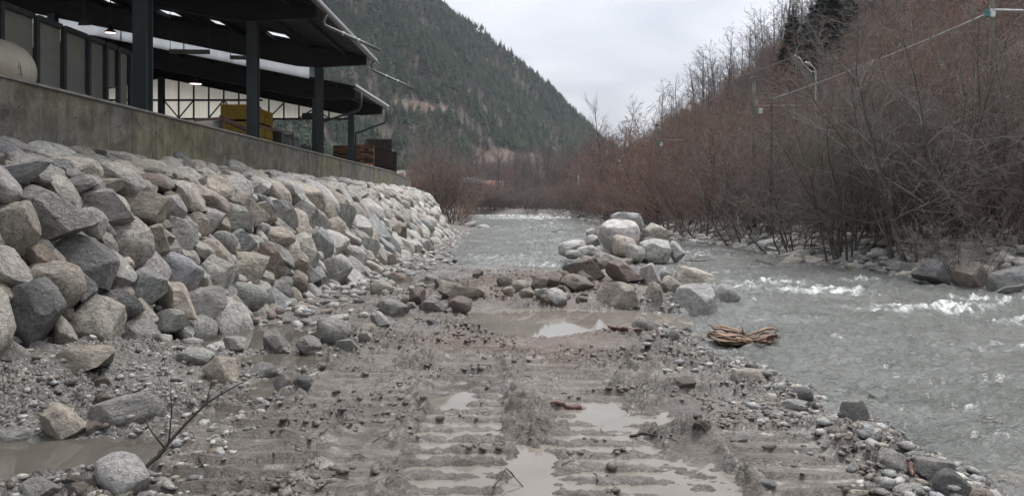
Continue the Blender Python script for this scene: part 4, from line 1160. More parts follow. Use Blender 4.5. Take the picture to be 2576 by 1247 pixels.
# lumber stacks beyond the shed
def lumber(c, w, d, h, mats, label, tilt=0.0, seed=0):
    r = random.Random(seed); o = empty('lumber_stack', c); o.rotation_euler.z = tilt
    tag(o, label, 'lumber stack', 'lumber stacks on the yard edge')
    z = 0.12; k = 0
    for yy in (-d * 0.35, d * 0.35):
        m = MB(); m.box((-w / 2, yy - 0.06, 0), (w / 2, yy + 0.06, 0.118)); m.build('bearer', M['wood_dark'], o)
    while z < h:
        nb = 5
        for q in range(nb):
            x0 = -w / 2 + w * q / nb + 0.008; x1 = -w / 2 + w * (q + 1) / nb - 0.008; e = r.uniform(-0.09, 0.09)
            m = MB(); m.box((x0, -d / 2 + e, z), (x1, d / 2 + e * 0.5, z + 0.052)); m.build('board', M[mats[r.randrange(len(mats))]], o)
        z += 0.055
        for yy in (-d * 0.4, 0, d * 0.4):
            m = MB(); m.box((-w / 2, yy - 0.025, z + 0.001), (w / 2, yy + 0.025, z + 0.046)); m.build('sticker', M['wood_dark'], o)
        z += 0.05; k += 1
lumber((-9.5, 44.5, 3.3), 1.5, 2.2, 2.0, ['wood_red', 'wood_red', 'wood_dark'], 'reddish sawn lumber stack just beyond the last shed column', 0.2, 1)
lumber((-8.95, 46.9, 3.3), 0.9, 1.5, 1.15, ['wood_pale', 'wood_pale', 'wood_red'], 'low stack of fresh orange boards between darker stacks', 0.1, 2)
lumber((-9.6, 49.6, 3.3), 1.5, 2.4, 2.35, ['wood_red', 'wood_dark'], 'brown lumber stack between the reddish and the blackish stack', 0.15, 3)
lumber((-9.2, 53.0, 3.3), 1.7, 2.6, 3.05, ['wood_dark', 'wood_dark', 'wood_dark'], 'tallest blackish lumber stack with open gaps between layers', 0.25, 4)
lumber((-8.8, 56.0, 3.3), 0.7, 2.4, 2.4, ['wood_dark', 'wood_dark'], 'narrow blackish lumber stack behind the tallest stack', 0.25, 5)
lumber((-8.75, 59.4, 3.3), 0.8, 1.0, 0.95, ['wood_pale', 'wood_pale'], 'small pile of pale orange boards at the end of the wall', 0.3, 6)

# ------------------------------------------------------------------ boulders in and beside the river
def boulder(px, py, w, h, d, tint, kd, label, name='boulder', group=None, cat='boulder', tilt=0.15, seed=None, dk=0.85):
    r = np.random.default_rng(int(px * 13 + py * 7) if seed is None else seed)
    wm, hm = w * d / F, h * d / F
    c = P(px, py, d)
    o = rock(name, tuple(c), (wm * 1.04, dk * (wm + hm) / 2, hm * 1.05), (r.normal(0, tilt * 0.6), r.normal(0, tilt), r.normal(0, 0.5)), tint, kd, seed=int(px + py))
    return tag(o, label, cat, group)

def on_ground(px, py_base):
    ds = np.geomspace(5.0, 45.0, 420)
    zr = CAMH - (py_base - HY) / F * ds
    zg = np.maximum(mud_at((px - CX) / F * ds, ds), -0.3)
    k = np.nonzero(zr <= zg)[0]
    return float(ds[k[0]]) if len(k) else on_ground_flat(px, py_base)
def on_ground_flat(px, py_base):
    d = F * CAMH / (py_base - HY)
    for _ in range(6):
        x = (px - CX) / F * d
        z = max(float(mud_at(x, d)), -0.3)
        d = F * (CAMH - z) / (py_base - HY)
    return d
def stone(px, py, w, h, tint, kd, label, name='stone', cat='stone', group=None, sink=0.12):
    d = on_ground(px, py + h * (0.5 - sink))
    wm = w * d / F
    return boulder(px, py, w, h * 1.05, d + wm * 0.25, tint, kd, label, name, group, cat, 0.12)

IS = 'pale boulder island in the river'
for a in ((1584, 557, 96, 48, 31.2, 'whitish', 'slab', 'flat whitish boulder crowning the pile in the river'),
          (1553, 597, 116, 92, 30.6, 'pale grey', 'round', 'largest rounded pale grey boulder of the pile in the river'),
          (1649, 590, 68, 56, 31.0, 'beige', 'round', 'egg-shaped beige boulder under the flat crowning boulder'),
          (1568, 623, 72, 58, 29.6, 'tan', 'round', 'rounded tan boulder leaning at the front of the river pile'),
          (1596, 639, 54, 48, 29.2, 'beige', 'round', 'yellowish boulder at the front foot of the river pile'),
          (1648, 632, 76, 62, 29.7, 'pale grey', 'slab', 'broad pale boulder below the egg-shaped one in the river pile'),
          (1703, 634, 44, 56, 30.0, 'pale grey', 'angular', 'upright pale boulder standing in the current beside the river pile'),
          (1441, 624, 72, 42, 31.0, 'pale grey', 'round', 'low pale boulder at the upstream edge of the river pile'),
          (1440, 640, 44, 24, 29.8, 'mid grey', 'round', 'small grey boulder half sunk beside the low pale one'),
          (1480, 634, 60, 34, 30.0, 'pale grey', 'round', 'rounded boulder between low pale stones of the river pile'),
          (1492, 606, 38, 32, 31.3, 'whitish', 'round', 'small whitish boulder wedged behind the largest boulder'),
          (1489, 588, 32, 28, 32.0, 'beige', 'round', 'small beige boulder at the back of the river pile'),
          (1634, 608, 56, 26, 30.8, 'whitish', 'slab', 'flat whitish boulder wedged under the egg-shaped boulder'),
          (1498, 641, 34, 20, 29.3, 'dark slate', 'round', 'small dark wet boulder in the river pile'),
          (1530, 653, 84, 30, 28.2, 'beige', 'slab', 'long beige boulder at the near foot of the river pile'),
          (1606, 600, 40, 34, 31.6, 'pale grey', 'round', 'pale boulder filling the middle of the river pile'),
          (1480, 655, 40, 22, 28.5, 'beige', 'round', 'small beige boulder touching the long beige one'),
          (1520, 640, 50, 34, 30.2, 'mid grey', 'round', 'grey boulder under the largest boulder of the river pile'),
          (1610, 650, 60, 30, 30.0, 'mid grey', 'angular', 'grey boulder low in the middle of the river pile'),
          (1570, 660, 50, 22, 29.0, 'tan', 'slab', 'low tan stone in front of the river pile')):
    boulder(*a, group='boulders piled in the river')
for a in ((1472, 679, 92, 64, 22.0, 'brown', 'angular', 'dark brown blocky boulder on top of the mud bank'),
          (1524, 668, 46, 40, 22.6, 'brown', 'angular', 'brown boulder tucked behind the blocky dark one'),
          (1572, 687, 104, 60, 20.8, 'brown', 'angular', 'purplish brown wedge boulder pointing sideways on the bank'),
          (1636, 692, 52, 58, 20.3, 'pale grey', 'angular', 'upright pale grey boulder beside the wedge boulder'),
          (1675, 693, 30, 24, 20.6, 'mid grey', 'round', 'small round grey boulder beside the upright one'),
          (1741, 701, 106, 48, 20.6, 'tan', 'slab', 'long tan slab at the water edge of the bank'),
          (1690, 720, 52, 50, 19.4, 'tan', 'angular', 'tan boulder below the long tan slab'),
          (1747, 762, 106, 88, 17.0, 'mid grey', 'angular', 'largest square grey boulder at the water edge'),
          (1816, 748, 84, 62, 17.7, 'greenish grey', 'round', 'mossy boulder in the water behind the square one'),
          (1553, 743, 102, 68, 18.2, 'tan', 'angular', 'big tan boulder with flat top on the mud bank'),
          (1646, 738, 64, 54, 18.4, 'tan', 'angular', 'tan boulder between the flat-topped and the square one'),
          (1398, 750, 74, 47, 17.7, 'whitish', 'round', 'white cracked boulder above the wide brown puddle'),
          (1452, 716, 84, 48, 19.6, 'brown', 'angular', 'brown pointed boulder half sunk in the mud bank'),
          (1388, 706, 52, 44, 20.8, 'brown', 'angular', 'brown boulder behind the white cracked one'),
          (1357, 715, 48, 44, 20.2, 'brown', 'angular', 'mud smeared boulder on the crest of the mud bank'),
          (1417, 700, 44, 42, 21.6, 'brown', 'angular', 'small brown boulder beside the blocky dark one'),
          (1424, 672, 20, 24, 23.0, 'dark slate', 'round', 'small dark boulder at the far edge of the mud bank'),
          (961, 726, 60, 36, 19.0, 'tan', 'round', 'pinkish tan boulder alone near the riprap toe'),
          (990, 777, 80, 48, 15.6, 'mid grey', 'angular', 'grey boulder at the end of a row on the mud'),
          (1048, 748, 62, 48, 17.2, 'brown', 'angular', 'mud brown boulder behind the row of grey ones'),
          (1093, 769, 80, 44, 16.0, 'mid grey', 'angular', 'wet grey wedge boulder on the mud'),
          (1157, 768, 60, 42, 16.2, 'brown', 'round', 'brown boulder next to the wet grey wedge'),
          (1159, 738, 118, 44, 18.0, 'tan', 'slab', 'long brown slab on the mud behind the row'),
          (957, 806, 56, 44, 14.6, 'pale grey', 'angular', 'pale boulder before the ochre puddle'),
          (928, 826, 44, 28, 14.0, 'tan', 'round', 'low tan stone beside the pale boulder'),
          (837, 838, 110, 70, 13.2, 'mid grey', 'round', 'big speckled granite boulder beside the toe pool'),
          (777, 872, 60, 50, 12.1, 'mid grey', 'angular', 'angular grey boulder leaning on the speckled granite one'),
          (695, 860, 80, 54, 12.4, 'mid grey', 'angular', 'grey boulder standing in the toe pool'),
          (591, 868, 76, 44, 11.9, 'pale grey', 'angular', 'pale streaked boulder in the toe pool by the riprap'),
          (872, 866, 56, 30, 12.3, 'greenish grey', 'angular', 'greenish wedge stone in front of the speckled boulder'),
          (918, 845, 38, 34, 13.0, 'pale grey', 'angular', 'pale pointed stone next to the greenish wedge'),
          (1091, 810, 38, 22, 14.4, 'bluish grey', 'angular', 'bluish stone at the edge of the ochre puddle'),
          (1200, 690, 44, 26, 22.0, 'brown', 'angular', 'brown clod-like boulder at the far edge of the mud bank'),
          (1110, 715, 50, 28, 20.5, 'brown', 'angular', 'muddy boulder on the far slope of the mud bank')):
    stone(*a[:4], *a[5:], name='boulder', cat='boulder', group='boulders on the mud bank', sink=0.1)
rbm = np.random.default_rng(77)
for q in range(34):
    px_ = rbm.uniform(950, 1480); py_ = 700 + 70 * rbm.random() ** 1.2 - (px_ - 1000) * 0.01
    w_ = rbm.uniform(18, 46); tn = str(rbm.choice(['brown', 'brown', 'tan', 'mid grey', 'pale grey'])); kd_ = str(rbm.choice(['angular', 'angular', 'round']))
    sec = 'by the riprap toe' if px_ < 1080 else 'by the long brown slab' if px_ < 1230 else 'behind the wide puddle' if px_ < 1370 else 'by the blocky dark boulder'
    stone(px_, py_, w_, w_ * rbm.uniform(0.55, 0.8), tn, kd_, f'{"small" if w_ < 30 else "mid-sized"} {tn} {WORD[kd_]} stone in the mud berm {sec}', group='stones of the mud berm')
for a in ((164, 1068, 114, 106, 'tan', 'angular', 'blocky tan boulder standing beside the murky pool'),
          (318, 1036, 176, 84, 'mid grey', 'slab', 'broad flat slab tilted over a dark hollow'),
          (36, 1104, 80, 52, 'pale grey', 'round', 'pale rounded boulder next to the blocky tan one'),
          (84, 1125, 86, 48, 'greenish grey', 'round', 'greenish boulder in the murky pool'),
          (200, 1117, 90, 36, 'bluish grey', 'slab', 'bluish wet slab lying in the murky pool'),
          (304, 1198, 176, 106, 'pale grey', 'round', 'speckled rounded granite boulder behind the bare twig'),
          (92, 1226, 110, 52, 'mid grey', 'angular', 'grey boulder cluster stone at the pool edge'),
          (192, 1206, 56, 28, 'brown', 'angular', 'small brown stone between pool and granite boulder'),
          (196, 1236, 56, 34, 'brown', 'angular', 'small brown block in front of the granite boulder'),
          (150, 1192, 34, 22, 'pale grey', 'angular', 'pale stone lying in the murky pool'),
          (232, 1082, 50, 40, 'brown', 'angular', 'brown block under the broad flat slab'),
          (760, 964, 46, 38, 'dark slate', 'round', 'dark brown stone at the side of the track'),
          (710, 962, 44, 42, 'mid grey', 'angular', 'pale wet stone beside the dark brown one'),
          (492, 898, 98, 46, 'pale grey', 'round', 'pale domed boulder below the riprap toe'),
          (560, 930, 132, 66, 'tan', 'slab', 'gravel strewn boulder beside the trickle'),
          (660, 935, 74, 42, 'mid grey', 'round', 'grey boulder at the trickle of water'),
          (636, 985, 44, 22, 'tan', 'round', 'orange tinted stone in the trickle'),
          (260, 962, 40, 30, 'brown', 'angular', 'mud brown stone on the gravel mound'),
          (262, 1004, 56, 30, 'brown', 'angular', 'mud coated stone behind the flat slab'),
          (209, 905, 250, 60, 'tan', 'slab', 'long low tan slab at the foot of the riprap'),
          (780, 885, 40, 20, 'pale grey', 'round', 'flat pale stone beside the small pool'),
          (2150, 1033, 72, 66, 'mid grey', 'angular', 'upright grey boulder in the shallows at the gravel edge'),
          (2205, 1012, 62, 50, 'greenish grey', 'angular', 'dark jagged boulder splashed by the current'),
          (1878, 946, 88, 34, 'tan', 'slab', 'flat-topped tan stone at the waterline'),
          (1891, 923, 32, 17, 'dark slate', 'round', 'small dark stone at the waterline'),
          (2013, 993, 60, 38, 'dark slate', 'round', 'black rounded stone on the gravel edge'),
          (2000, 1018, 62, 28, 'pale grey', 'slab', 'pale flat stone below the black one'),
          (2245, 1160, 108, 60, 'mid grey', 'angular', 'angular grey stone at the lower gravel edge'),
          (2268, 1208, 46, 32, 'pale grey', 'round', 'pale round stone beside the red root scrap'),
          (2350, 1182, 96, 56, 'pale grey', 'slab', 'pale wet slab half under water'),
          (2388, 1222, 96, 76, 'dark slate', 'angular', 'dark pointed boulder at the lower waterline'),
          (2536, 1218, 110, 66, 'beige', 'round', 'beige rounded boulder standing in the river'),
          (1922, 1216, 60, 24, 'bluish grey', 'round', 'bluish oval stone on the gravelly mud'),
          (1860, 1102, 52, 22, 'mid grey', 'round', 'grey oval stone lying on the mud'),
          (1766, 1070, 46, 40, 'brown', 'angular', 'mud brown stone next to the water sheet'),
          (2300, 1240, 90, 36, 'pale grey', 'angular', 'pale angular stone at the lower gravel edge'),
          (1610, 815, 44, 34, 'mid grey', 'round', 'grey stone on the clod ridge by the puddle'),
          (1640, 822, 34, 26, 'pale grey', 'angular', 'pale stone next to the grey one on the clod ridge'),
          (1720, 790, 26, 30, 'whitish', 'angular', 'small white stone before the square grey boulder'),
          (1690, 842, 42, 22, 'mid grey', 'slab', 'flat grey stone near the root wad'),
          (1755, 850, 50, 26, 'tan', 'angular', 'tan stone at the bank beside the root wad'),
          (1430, 905, 44, 14, 'brown', 'slab', 'thin brown flake lying on the mud'),
          (2190, 1075, 60, 26, 'pale grey', 'round', 'pale stone in the gravel by the shallows'),
          (2090, 1060, 40, 22, 'beige', 'round', 'beige stone on the gravel strip'),
          (1720, 965, 60, 30, 'brown', 'angular', 'brown stone pressed into the mud by the shore')):
    stone(*a, group='loose stones on the ground')
# far bank blocks
for a in ((2368, 686, 130, 58, 22.6, 'dark slate', 'slab', 'dark mossy block at the waterline under the willows'),
          (2448, 704, 88, 88, 21.4, 'brown', 'angular', 'pinkish leaning block between two dark blocks'),
          (2545, 712, 175, 80, 20.6, 'dark slate', 'slab', 'big flat grey block at the waterline with a stick on it'),
          (1950, 618, 90, 38, 37, 'mid grey', 'slab', 'sloping pale slab on the wooded bank'),
          (2020, 645, 60, 30, 32, 'mid grey', 'angular', 'grey block beside the sloping slab on the wooded bank'),
          (1905, 606, 50, 26, 40, 'dark slate', 'angular', 'dark block upstream of the sloping slab'),
          (1990, 662, 60, 28, 30, 'tan', 'angular', 'tan block at the waterline of the wooded bank'),
          (1385, 565, 26, 12, 80, 'tan', 'round', 'lone tan boulder in mid stream'),
          (1375, 547, 40, 14, 115, 'tan', 'round', 'tan boulder on the far shore bend'),
          (1215, 572, 52, 16, 70, 'mid grey', 'round', 'grey low boulder off the end of the riprap'),
          (1250, 575, 40, 14, 69, 'dark slate', 'round', 'dark low boulder off the end of the riprap'),
          (1180, 568, 40, 18, 72, 'pale grey', 'round', 'pale boulder at the shore under the bare shrub'),
          (2160, 655, 70, 24, 29, 'bluish grey', 'slab', 'blue-grey slab in the gravel of the wooded bank'),
          (2270, 672, 70, 30, 25.5, 'mid grey', 'slab', 'tilted grey slab in the gravel beside the dark mossy block')):
    boulder(*a, group='blocks along the far waterline')

# gravel and clods
def scatter(n, fn, smin, smax, tints, pw=1.8, flat=0.6, sinkf=0.2):
    items = []; r = np.random.default_rng(n)
    tries = 0
    while len(items) < n and tries < n * 20:
        tries += 1
        xy = fn(r)
        if xy is None: continue
        x, y, z = xy
        s = smin + (smax - smin) * r.random() ** pw
        items.append(((x, y, z + s * (flat * 0.5 - sinkf)), (s * r.uniform(0.9, 1.5), s * r.uniform(0.8, 1.2), s * flat * r.uniform(0.7, 1.2)),
                      (r.normal(0, 0.2), r.normal(0, 0.2), r.uniform(0, 6.28)), jit(tints[int(r.integers(len(tints)))], r, 0.15), int(r.integers(len(KINDS)))))
    return items
T_ = list(TINTS.values())
def mz(x, y): return float(mud_at(x, y))
def f_right(r):
    y = 4.5 + 16 * r.random() ** 1.5; x = float(XS(y)) + r.normal(-0.45, 0.5)
    z = mz(x, y); return (x, y, z) if z > -0.42 else None
def f_left(r):
    y = 4.6 + 9 * r.random() ** 1.2; x = r.uniform(-6.5, -2.4)
    if x < float(XT(y)): return None
    z = mz(x, y); return (x, y, z) if z > -0.14 else None
def f_toe(r):
    y = 12 + 48 * r.random() ** 1.6; x = float(XT(y)) + abs(r.normal(0, 0.9)) + 0.1
    z = mz(x, y) if y < 30 else float(ground_z(np.array(x), np.array(y))); return (x, y, z) if z > -0.4 else None
def f_mid(r):
    y = 5 + 20 * r.random() ** 1.5; x = r.uniform(-3.5, 4)
    if float(perlin(np.array(x * 0.9), np.array(y * 0.7), 150)) + 0.5 * float(perlin(np.array(x * 3.0), np.array(y * 3.0), 151)) < r.uniform(-0.05, 0.35): return None
    z = mz(x, y); return (x, y, z) if z > 0.03 else None
def f_bank(r):
    y = 19 + 112 * r.random() ** 2.2; x = float(XR(y)) + abs(r.normal(0, 1.8)) - 0.1
    z = float(ground_z(np.array(x), np.array(y))); return (x, y, z)
items = scatter(3600, f_right, 0.012, 0.15, T_, 3.4) + scatter(4600, f_left, 0.01, 0.11, T_, 4.0) + scatter(900, f_toe, 0.06, 0.3, T_, 1.6)
o = joined_rocks('gravel', items, ROCK_TINY, M['rock_joined']); tag(o, 'loose gravel and pebbles along the edges of the mud', 'gravel')
items = scatter(2800, f_bank, 0.1, 0.6, [TINTS[k] for k in ('pale grey', 'mid grey', 'tan', 'greenish grey')], 2.0)
o = joined_rocks('bank_gravel', items, ROCK_TINY, M['rock_joined']); tag(o, 'cobbles and gravel on the wooded bank', 'gravel')
mudt = [(0.16, 0.134, 0.114), (0.2, 0.172, 0.15), (0.12, 0.098, 0.082)]
t_ = NT('clod_mud'); cm = t_.done(t_.mix(0.6, t_.attr('tint'), t_.ramp(t_.noise(30, 4, 0.65), [(0.3, (0.06, 0.048, 0.039)), (0.7, (0.26, 0.228, 0.2))])), 0.45, t_.bump(t_.noise(40, 4, 0.7), 0.8, 0.03))
items = scatter(9000, f_mid, 0.01, 0.085, mudt, 4.5, 0.6, 0.2) + scatter(260, f_mid, 0.02, 0.09, T_, 2.5)
o = joined_rocks('mud_clods', items, ROCK_TINY, cm, smooth_=False); tag(o, 'crumbled mud clods and pebbles over the churned mud', 'mud clods')
#--PART4--
# ------------------------------------------------------------------ bare shrubs and trees
def segs_mesh(name, S, mat, n=3):
    """S rows: x0 y0 z0 x1 y1 z1 r0 r1 t0 t1 -> open n-sided tapered tubes"""
    S = np.asarray(S, float)
    p0, p1 = S[:, 0:3], S[:, 3:6]; r0, r1 = S[:, 6], S[:, 7]
    d = p1 - p0; d /= np.maximum(np.linalg.norm(d, axis=1, keepdims=True), 1e-9)
    ref = np.where(np.abs(d[:, 2:3]) > 0.9, np.array([[1.0, 0, 0]]), np.array([[0, 0, 1.0]]))
    a = np.cross(d, ref); a /= np.linalg.norm(a, axis=1, keepdims=True); b = np.cross(d, a)
    m = len(S); V = np.empty((m, 2 * n, 3)); T = np.empty((m, 2 * n))
    for k in range(n):
        an = 2 * np.pi * k / n
        off = a * math.cos(an) + b * math.sin(an)
        V[:, k] = p0 + off * r0[:, None]; V[:, n + k] = p1 + off * r1[:, None]
        T[:, k] = S[:, 8]; T[:, n + k] = S[:, 9]
    base = (np.arange(m) * 2 * n)[:, None]
    Fc = np.concatenate([base + np.array([[k, (k + 1) % n, n + (k + 1) % n, n + k]]) for k in range(n)])
    return np_mesh(name, V.reshape(-1, 3), Fc, [mat], True, {'tip': np.clip(T.ravel(), 0, 1)})

def grow(seed, H, nst, spread, counts, ratio, ang, wob, up, r0, leader=False, seglen=(6, 5, 4, 3), tipw=0.6, lean=(0, 0), base_r=0.25, rmin=0.006, low=0.28):
    """returns thick (stems, limbs) and fine (twigs) segment lists"""
    rr = random.Random(seed); thick, fine = [], []
    nl = len(counts)
    def rnd(): return Vector((rr.gauss(0, 1), rr.gauss(0, 1), rr.gauss(0, 1)))
    def branch(p, d, L, r, lev, tip0):
        n = seglen[min(lev, 3)]; st = L / n; pts = [(p.copy(), d.copy(), r)]
        for i in range(n):
            d = (d + rnd() * wob * (0.85 if lev == 0 and not leader else 0.5 + 0.5 * lev) + Vector((0, 0, 1)) * up * (1.0 if lev else 0.5 if leader else 1.7)).normalized()
            q = p + d * st; rn = max(r * (1 - 0.8 * (i + 1) / n), r * 0.18)
            ra = max(r * (1 - 0.8 * i / n), r * 0.18)
            h0 = tip0 + (1 - tip0) * tipw * (i / n) if lev else 0
            h1 = tip0 + (1 - tip0) * tipw * ((i + 1) / n) if lev else 0
            (thick if lev < 2 else fine).append((*p, *q, ra, rn, h0, h1))
            p = q; pts.append((p.copy(), d.copy(), rn))
        if lev < nl:
            c = counts[lev]; c = max(1, int(round(c * rr.uniform(0.8, 1.2))))
            lo = low if lev == 0 else 0.15
            if leader and lev == 0: lo = 0.3
            for k in range(c):
                t = lo + (1 - lo) * (k + rr.random()) / c
                f = t * n; i = min(int(f), n - 1); fr = f - i
                pp = pts[i][0].lerp(pts[i + 1][0], fr); dd = pts[i][1]
                ax = rnd(); ax = (ax - dd * ax.dot(dd)).normalized()
                an = math.radians(ang * rr.uniform(0.65, 1.3))
                nd = (dd * math.cos(an) + ax * math.sin(an)).normalized()
                LL = L * ratio[lev] * (1.15 - 0.6 * t if leader and lev == 0 else 1.1 - 0.45 * t) * rr.uniform(0.7, 1.2)
                rc = max(pts[i][2] * 0.62, rmin)
                branch(pp, nd, LL, rc, lev + 1, 0.12 + 0.88 * (lev + 1) / (nl + 0.6) * 0.8)
    for s in range(nst):
        a = 2 * math.pi * (s + rr.random() * 0.8) / nst
        sp = spread * rr.uniform(0.25, 1.0) if nst > 1 else 0.03
        d = Vector((math.cos(a) * sp + lean[0], math.sin(a) * sp + lean[1], 1)).normalized()
        L = H * (1.0 if leader else rr.uniform(0.62, 0.85))
        branch(Vector((math.cos(a) * base_r * rr.random(), math.sin(a) * base_r * rr.random(), -0.25)), d, L, r0 * rr.uniform(0.7, 1.1), 0, 0)
    return thick, fine

PROTO = {}
def make_proto(key, *a, tw='twig', **kw):
    th, fi = grow(*a, **kw)
    PROTO[key] = (segs_mesh(key + '_trunk', th, M['twig'], 5 if kw.get('big') else 4), segs_mesh(key + '_crown', fi, M[tw], 3))
for i in range(4):   # tall bank willows
    make_proto(f'willow{i}', 40 + i, 8.5, 13, 0.55, (9, 7, 6), (0.46, 0.46, 0.44), 50, 0.13, 0.04, 0.048, base_r=0.7, low=0.14)
for i in range(5):   # dense red-tipped shrubs
    make_proto(f'shrub{i}', 60 + i, 5.2, 12, 1.1, (8, 7, 6), (0.5, 0.46, 0.42), 44, 0.13, 0.06, 0.032, base_r=0.7, low=0.08)
for i in range(3):   # the same, coarser, for the far reach
    make_proto(f'fshrub{i}', 64 + i, 5.2, 11, 1.1, (7, 6, 5), (0.5, 0.46, 0.42), 44, 0.13, 0.06, 0.036, base_r=0.7, rmin=0.013, low=0.06)
for i in range(2):
    make_proto(f'fwillow{i}', 44 + i, 8.5, 12, 0.55, (8, 6, 5), (0.46, 0.46, 0.44), 48, 0.12, 0.05, 0.055, base_r=0.7, rmin=0.014, low=0.12)
for i in range(3):   # slim bare trees on the slope
    make_proto(f'slim{i}', 80 + i, 11.0, 1, 0.0, (20, 6, 4), (0.26, 0.42, 0.45), 46, 0.045, 0.10, 0.10, leader=True, seglen=(10, 4, 3, 2), tipw=0.3, rmin=0.01)
for i in range(2):   # rounded far trees
    make_proto(f'round{i}', 90 + i, 9.0, 3, 0.3, (9, 7, 5), (0.5, 0.45, 0.42), 40, 0.09, 0.07, 0.11, base_r=0.3, rmin=0.014)
TINT_T = {'red-brown': (0.155, 0.086, 0.07), 'rust': (0.175, 0.096, 0.06), 'brown': (0.145, 0.108, 0.09), 'grey': (0.16, 0.145, 0.132), 'grey-brown': (0.145, 0.124, 0.108), 'purple-brown': (0.145, 0.1, 0.09), 'olive grey': (0.13, 0.122, 0.095), 'pale grey': (0.24, 0.22, 0.2)}

def plant(name, key, loc, scale, rotz, tint, label, cat, group, lean=(0, 0)):
    if loc[1] > 58 and key.startswith(('shrub', 'willow')):
        key = f'f{key[:-1]}{int(key[-1]) % (3 if key[0] == "s" else 2)}'
    kb = 0.92 + 0.62 * ((math.sin(loc[0] * 12.9898 + loc[1] * 78.233) * 43758.5453) % 1)
    r = empty(name, loc); r.scale = (scale[0], scale[0], scale[1]); r.rotation_euler = (lean[0], lean[1], rotz)
    for part, me in zip(('trunk', 'crown'), PROTO[key]):
        o = bpy.data.objects.new(part, me); o.color = (*[c * kb for c in TINT_T[tint]], 1); link(o, r)
    return tag(r, label, cat, group)

def gz(x, y): return float(ground_z(np.array(float(x)), np.array(float(y))))
rt = random.Random(5)
n_plants = 0
def bank_row(px, d, H, key, tint, label, group='bare willows on the wooded bank', w=None, name='bare_willow', cat='tree', off=0.0, zoff=0.0, lean=(0, 0)):
    """shrub whose base is at column px and depth d; H metres tall"""
    x = (px - CX) / F * d
    base = {'w': 8.0, 's': 5.0, 'l': 11.0, 'r': 8.6}[{'willow': 'w', 'shrub': 's', 'slim': 'l', 'round': 'r'}[key[:-1]]]
    s = H / base
    return plant(name, key, (x, d, gz(x, d) - 0.05 + zoff), ((w or 1.0) * s, s), rt.uniform(0, 6.28), tint, label, cat, group, lean)

# the large trees standing over the gravel bank, one by one
BIG = [  # base px, depth, height, proto, tint, width, label
 (2300, 26.5, 9.6, 'willow0', 'grey', 1.05, 'largest many-stemmed bare willow over the gravel bank by the big blocks'),
 (2120, 29.5, 7.6, 'willow1', 'olive grey', 1.1, 'wide dark bare willow arching over the slab gravel'),
 (2450, 28.0, 9.0, 'willow2', 'grey-brown', 1.0, 'bare willow behind the pinkish leaning block'),
 (2600, 25.0, 8.0, 'willow3', 'brown', 1.0, 'bare willow above the big flat grey block'),
 (2000, 34.0, 6.2, 'shrub0', 'purple-brown', 1.1, 'dense purple-brown shrub behind the sloping slab'),
 (2200, 31.5, 8.4, 'willow3', 'red-brown', 1.0, 'reddish bare willow between the largest and the arching willow'),
 (2380, 32.0, 11.5, 'willow1', 'rust', 0.95, 'tall rust-topped willow rising behind the largest willow'),
 (2510, 34.0, 12.0, 'willow0', 'red-brown', 0.95, 'tall red-brown willow behind the flat block willow'),
 (1880, 41.0, 7.6, 'shrub1', 'brown', 1.15, 'brown shrub at the waterline opposite the river pile'),
 (1770, 47.0, 8.0, 'shrub2', 'red-brown', 1.15, 'red-brown shrub overhanging the water above the river pile'),
 (1690, 54.0, 8.6, 'shrub3', 'red-brown', 1.1, 'red-tipped shrub at the bend behind the river pile'),
 (1820, 51.0, 8.8, 'willow2', 'rust', 0.95, 'rust-crowned willow below the cable mast'),
 (1930, 43.0, 7.2, 'shrub4', 'pale grey', 1.0, 'silvery grey catkin shrub below the netting'),
 (2060, 41.0, 7.4, 'willow0', 'purple-brown', 1.0, 'purple-brown willow below the crossarm cable'),
 (2160, 40.0, 9.8, 'willow2', 'red-brown', 1.0, 'broad red-brown willow in front of the netting slope'),
 (2260, 39.0, 11.5, 'willow3', 'red-brown', 1.0, 'tall red willow under the long white cable'),
 (2420, 22.4, 2.6, 'shrub2', 'pale grey', 1.2, 'pale leafless shrub hanging over the cobbles by the blocks'),
 (1620, 66.0, 9.6, 'shrub0', 'red-brown', 1.1, 'red shrub upstream of the red-tipped shrub'),
 (1560, 82.0, 8.2, 'shrub1', 'red-brown', 1.1, 'red-brown shrub beside the pale leaning birch'),
 (1510, 100.0, 8.6, 'shrub2', 'brown', 1.1, 'brown shrub on the inner bend of the river'),
 (1720, 62.0, 10.4, 'willow1', 'rust', 0.9, 'rust willow below the second cable mast'),
 (1640, 78.0, 11.0, 'willow3', 'rust', 0.9, 'rust-red willow near the white post'),
 (1560, 96.0, 12.0, 'willow0', 'red-brown', 0.9, 'red-brown willow on the far side of the birch'),
]
for (px, d, H, key, tint, w, lab) in BIG:
    bank_row(px, d, H, key, tint, lab, w=w)
bank_row(1535, 88, 13.0, 'slim0', 'pale grey', 'pale leaning birch with whitish limbs among red shrubs', 'pale bare birches', name='bare_birch', w=1.1, lean=(0.0, -0.16))

NAMES_T = {'red-brown': 'red-brown', 'rust': 'rust-coloured', 'brown': 'brown', 'grey': 'grey', 'grey-brown': 'grey-brown', 'purple-brown': 'purple-brown', 'olive grey': 'olive grey'}
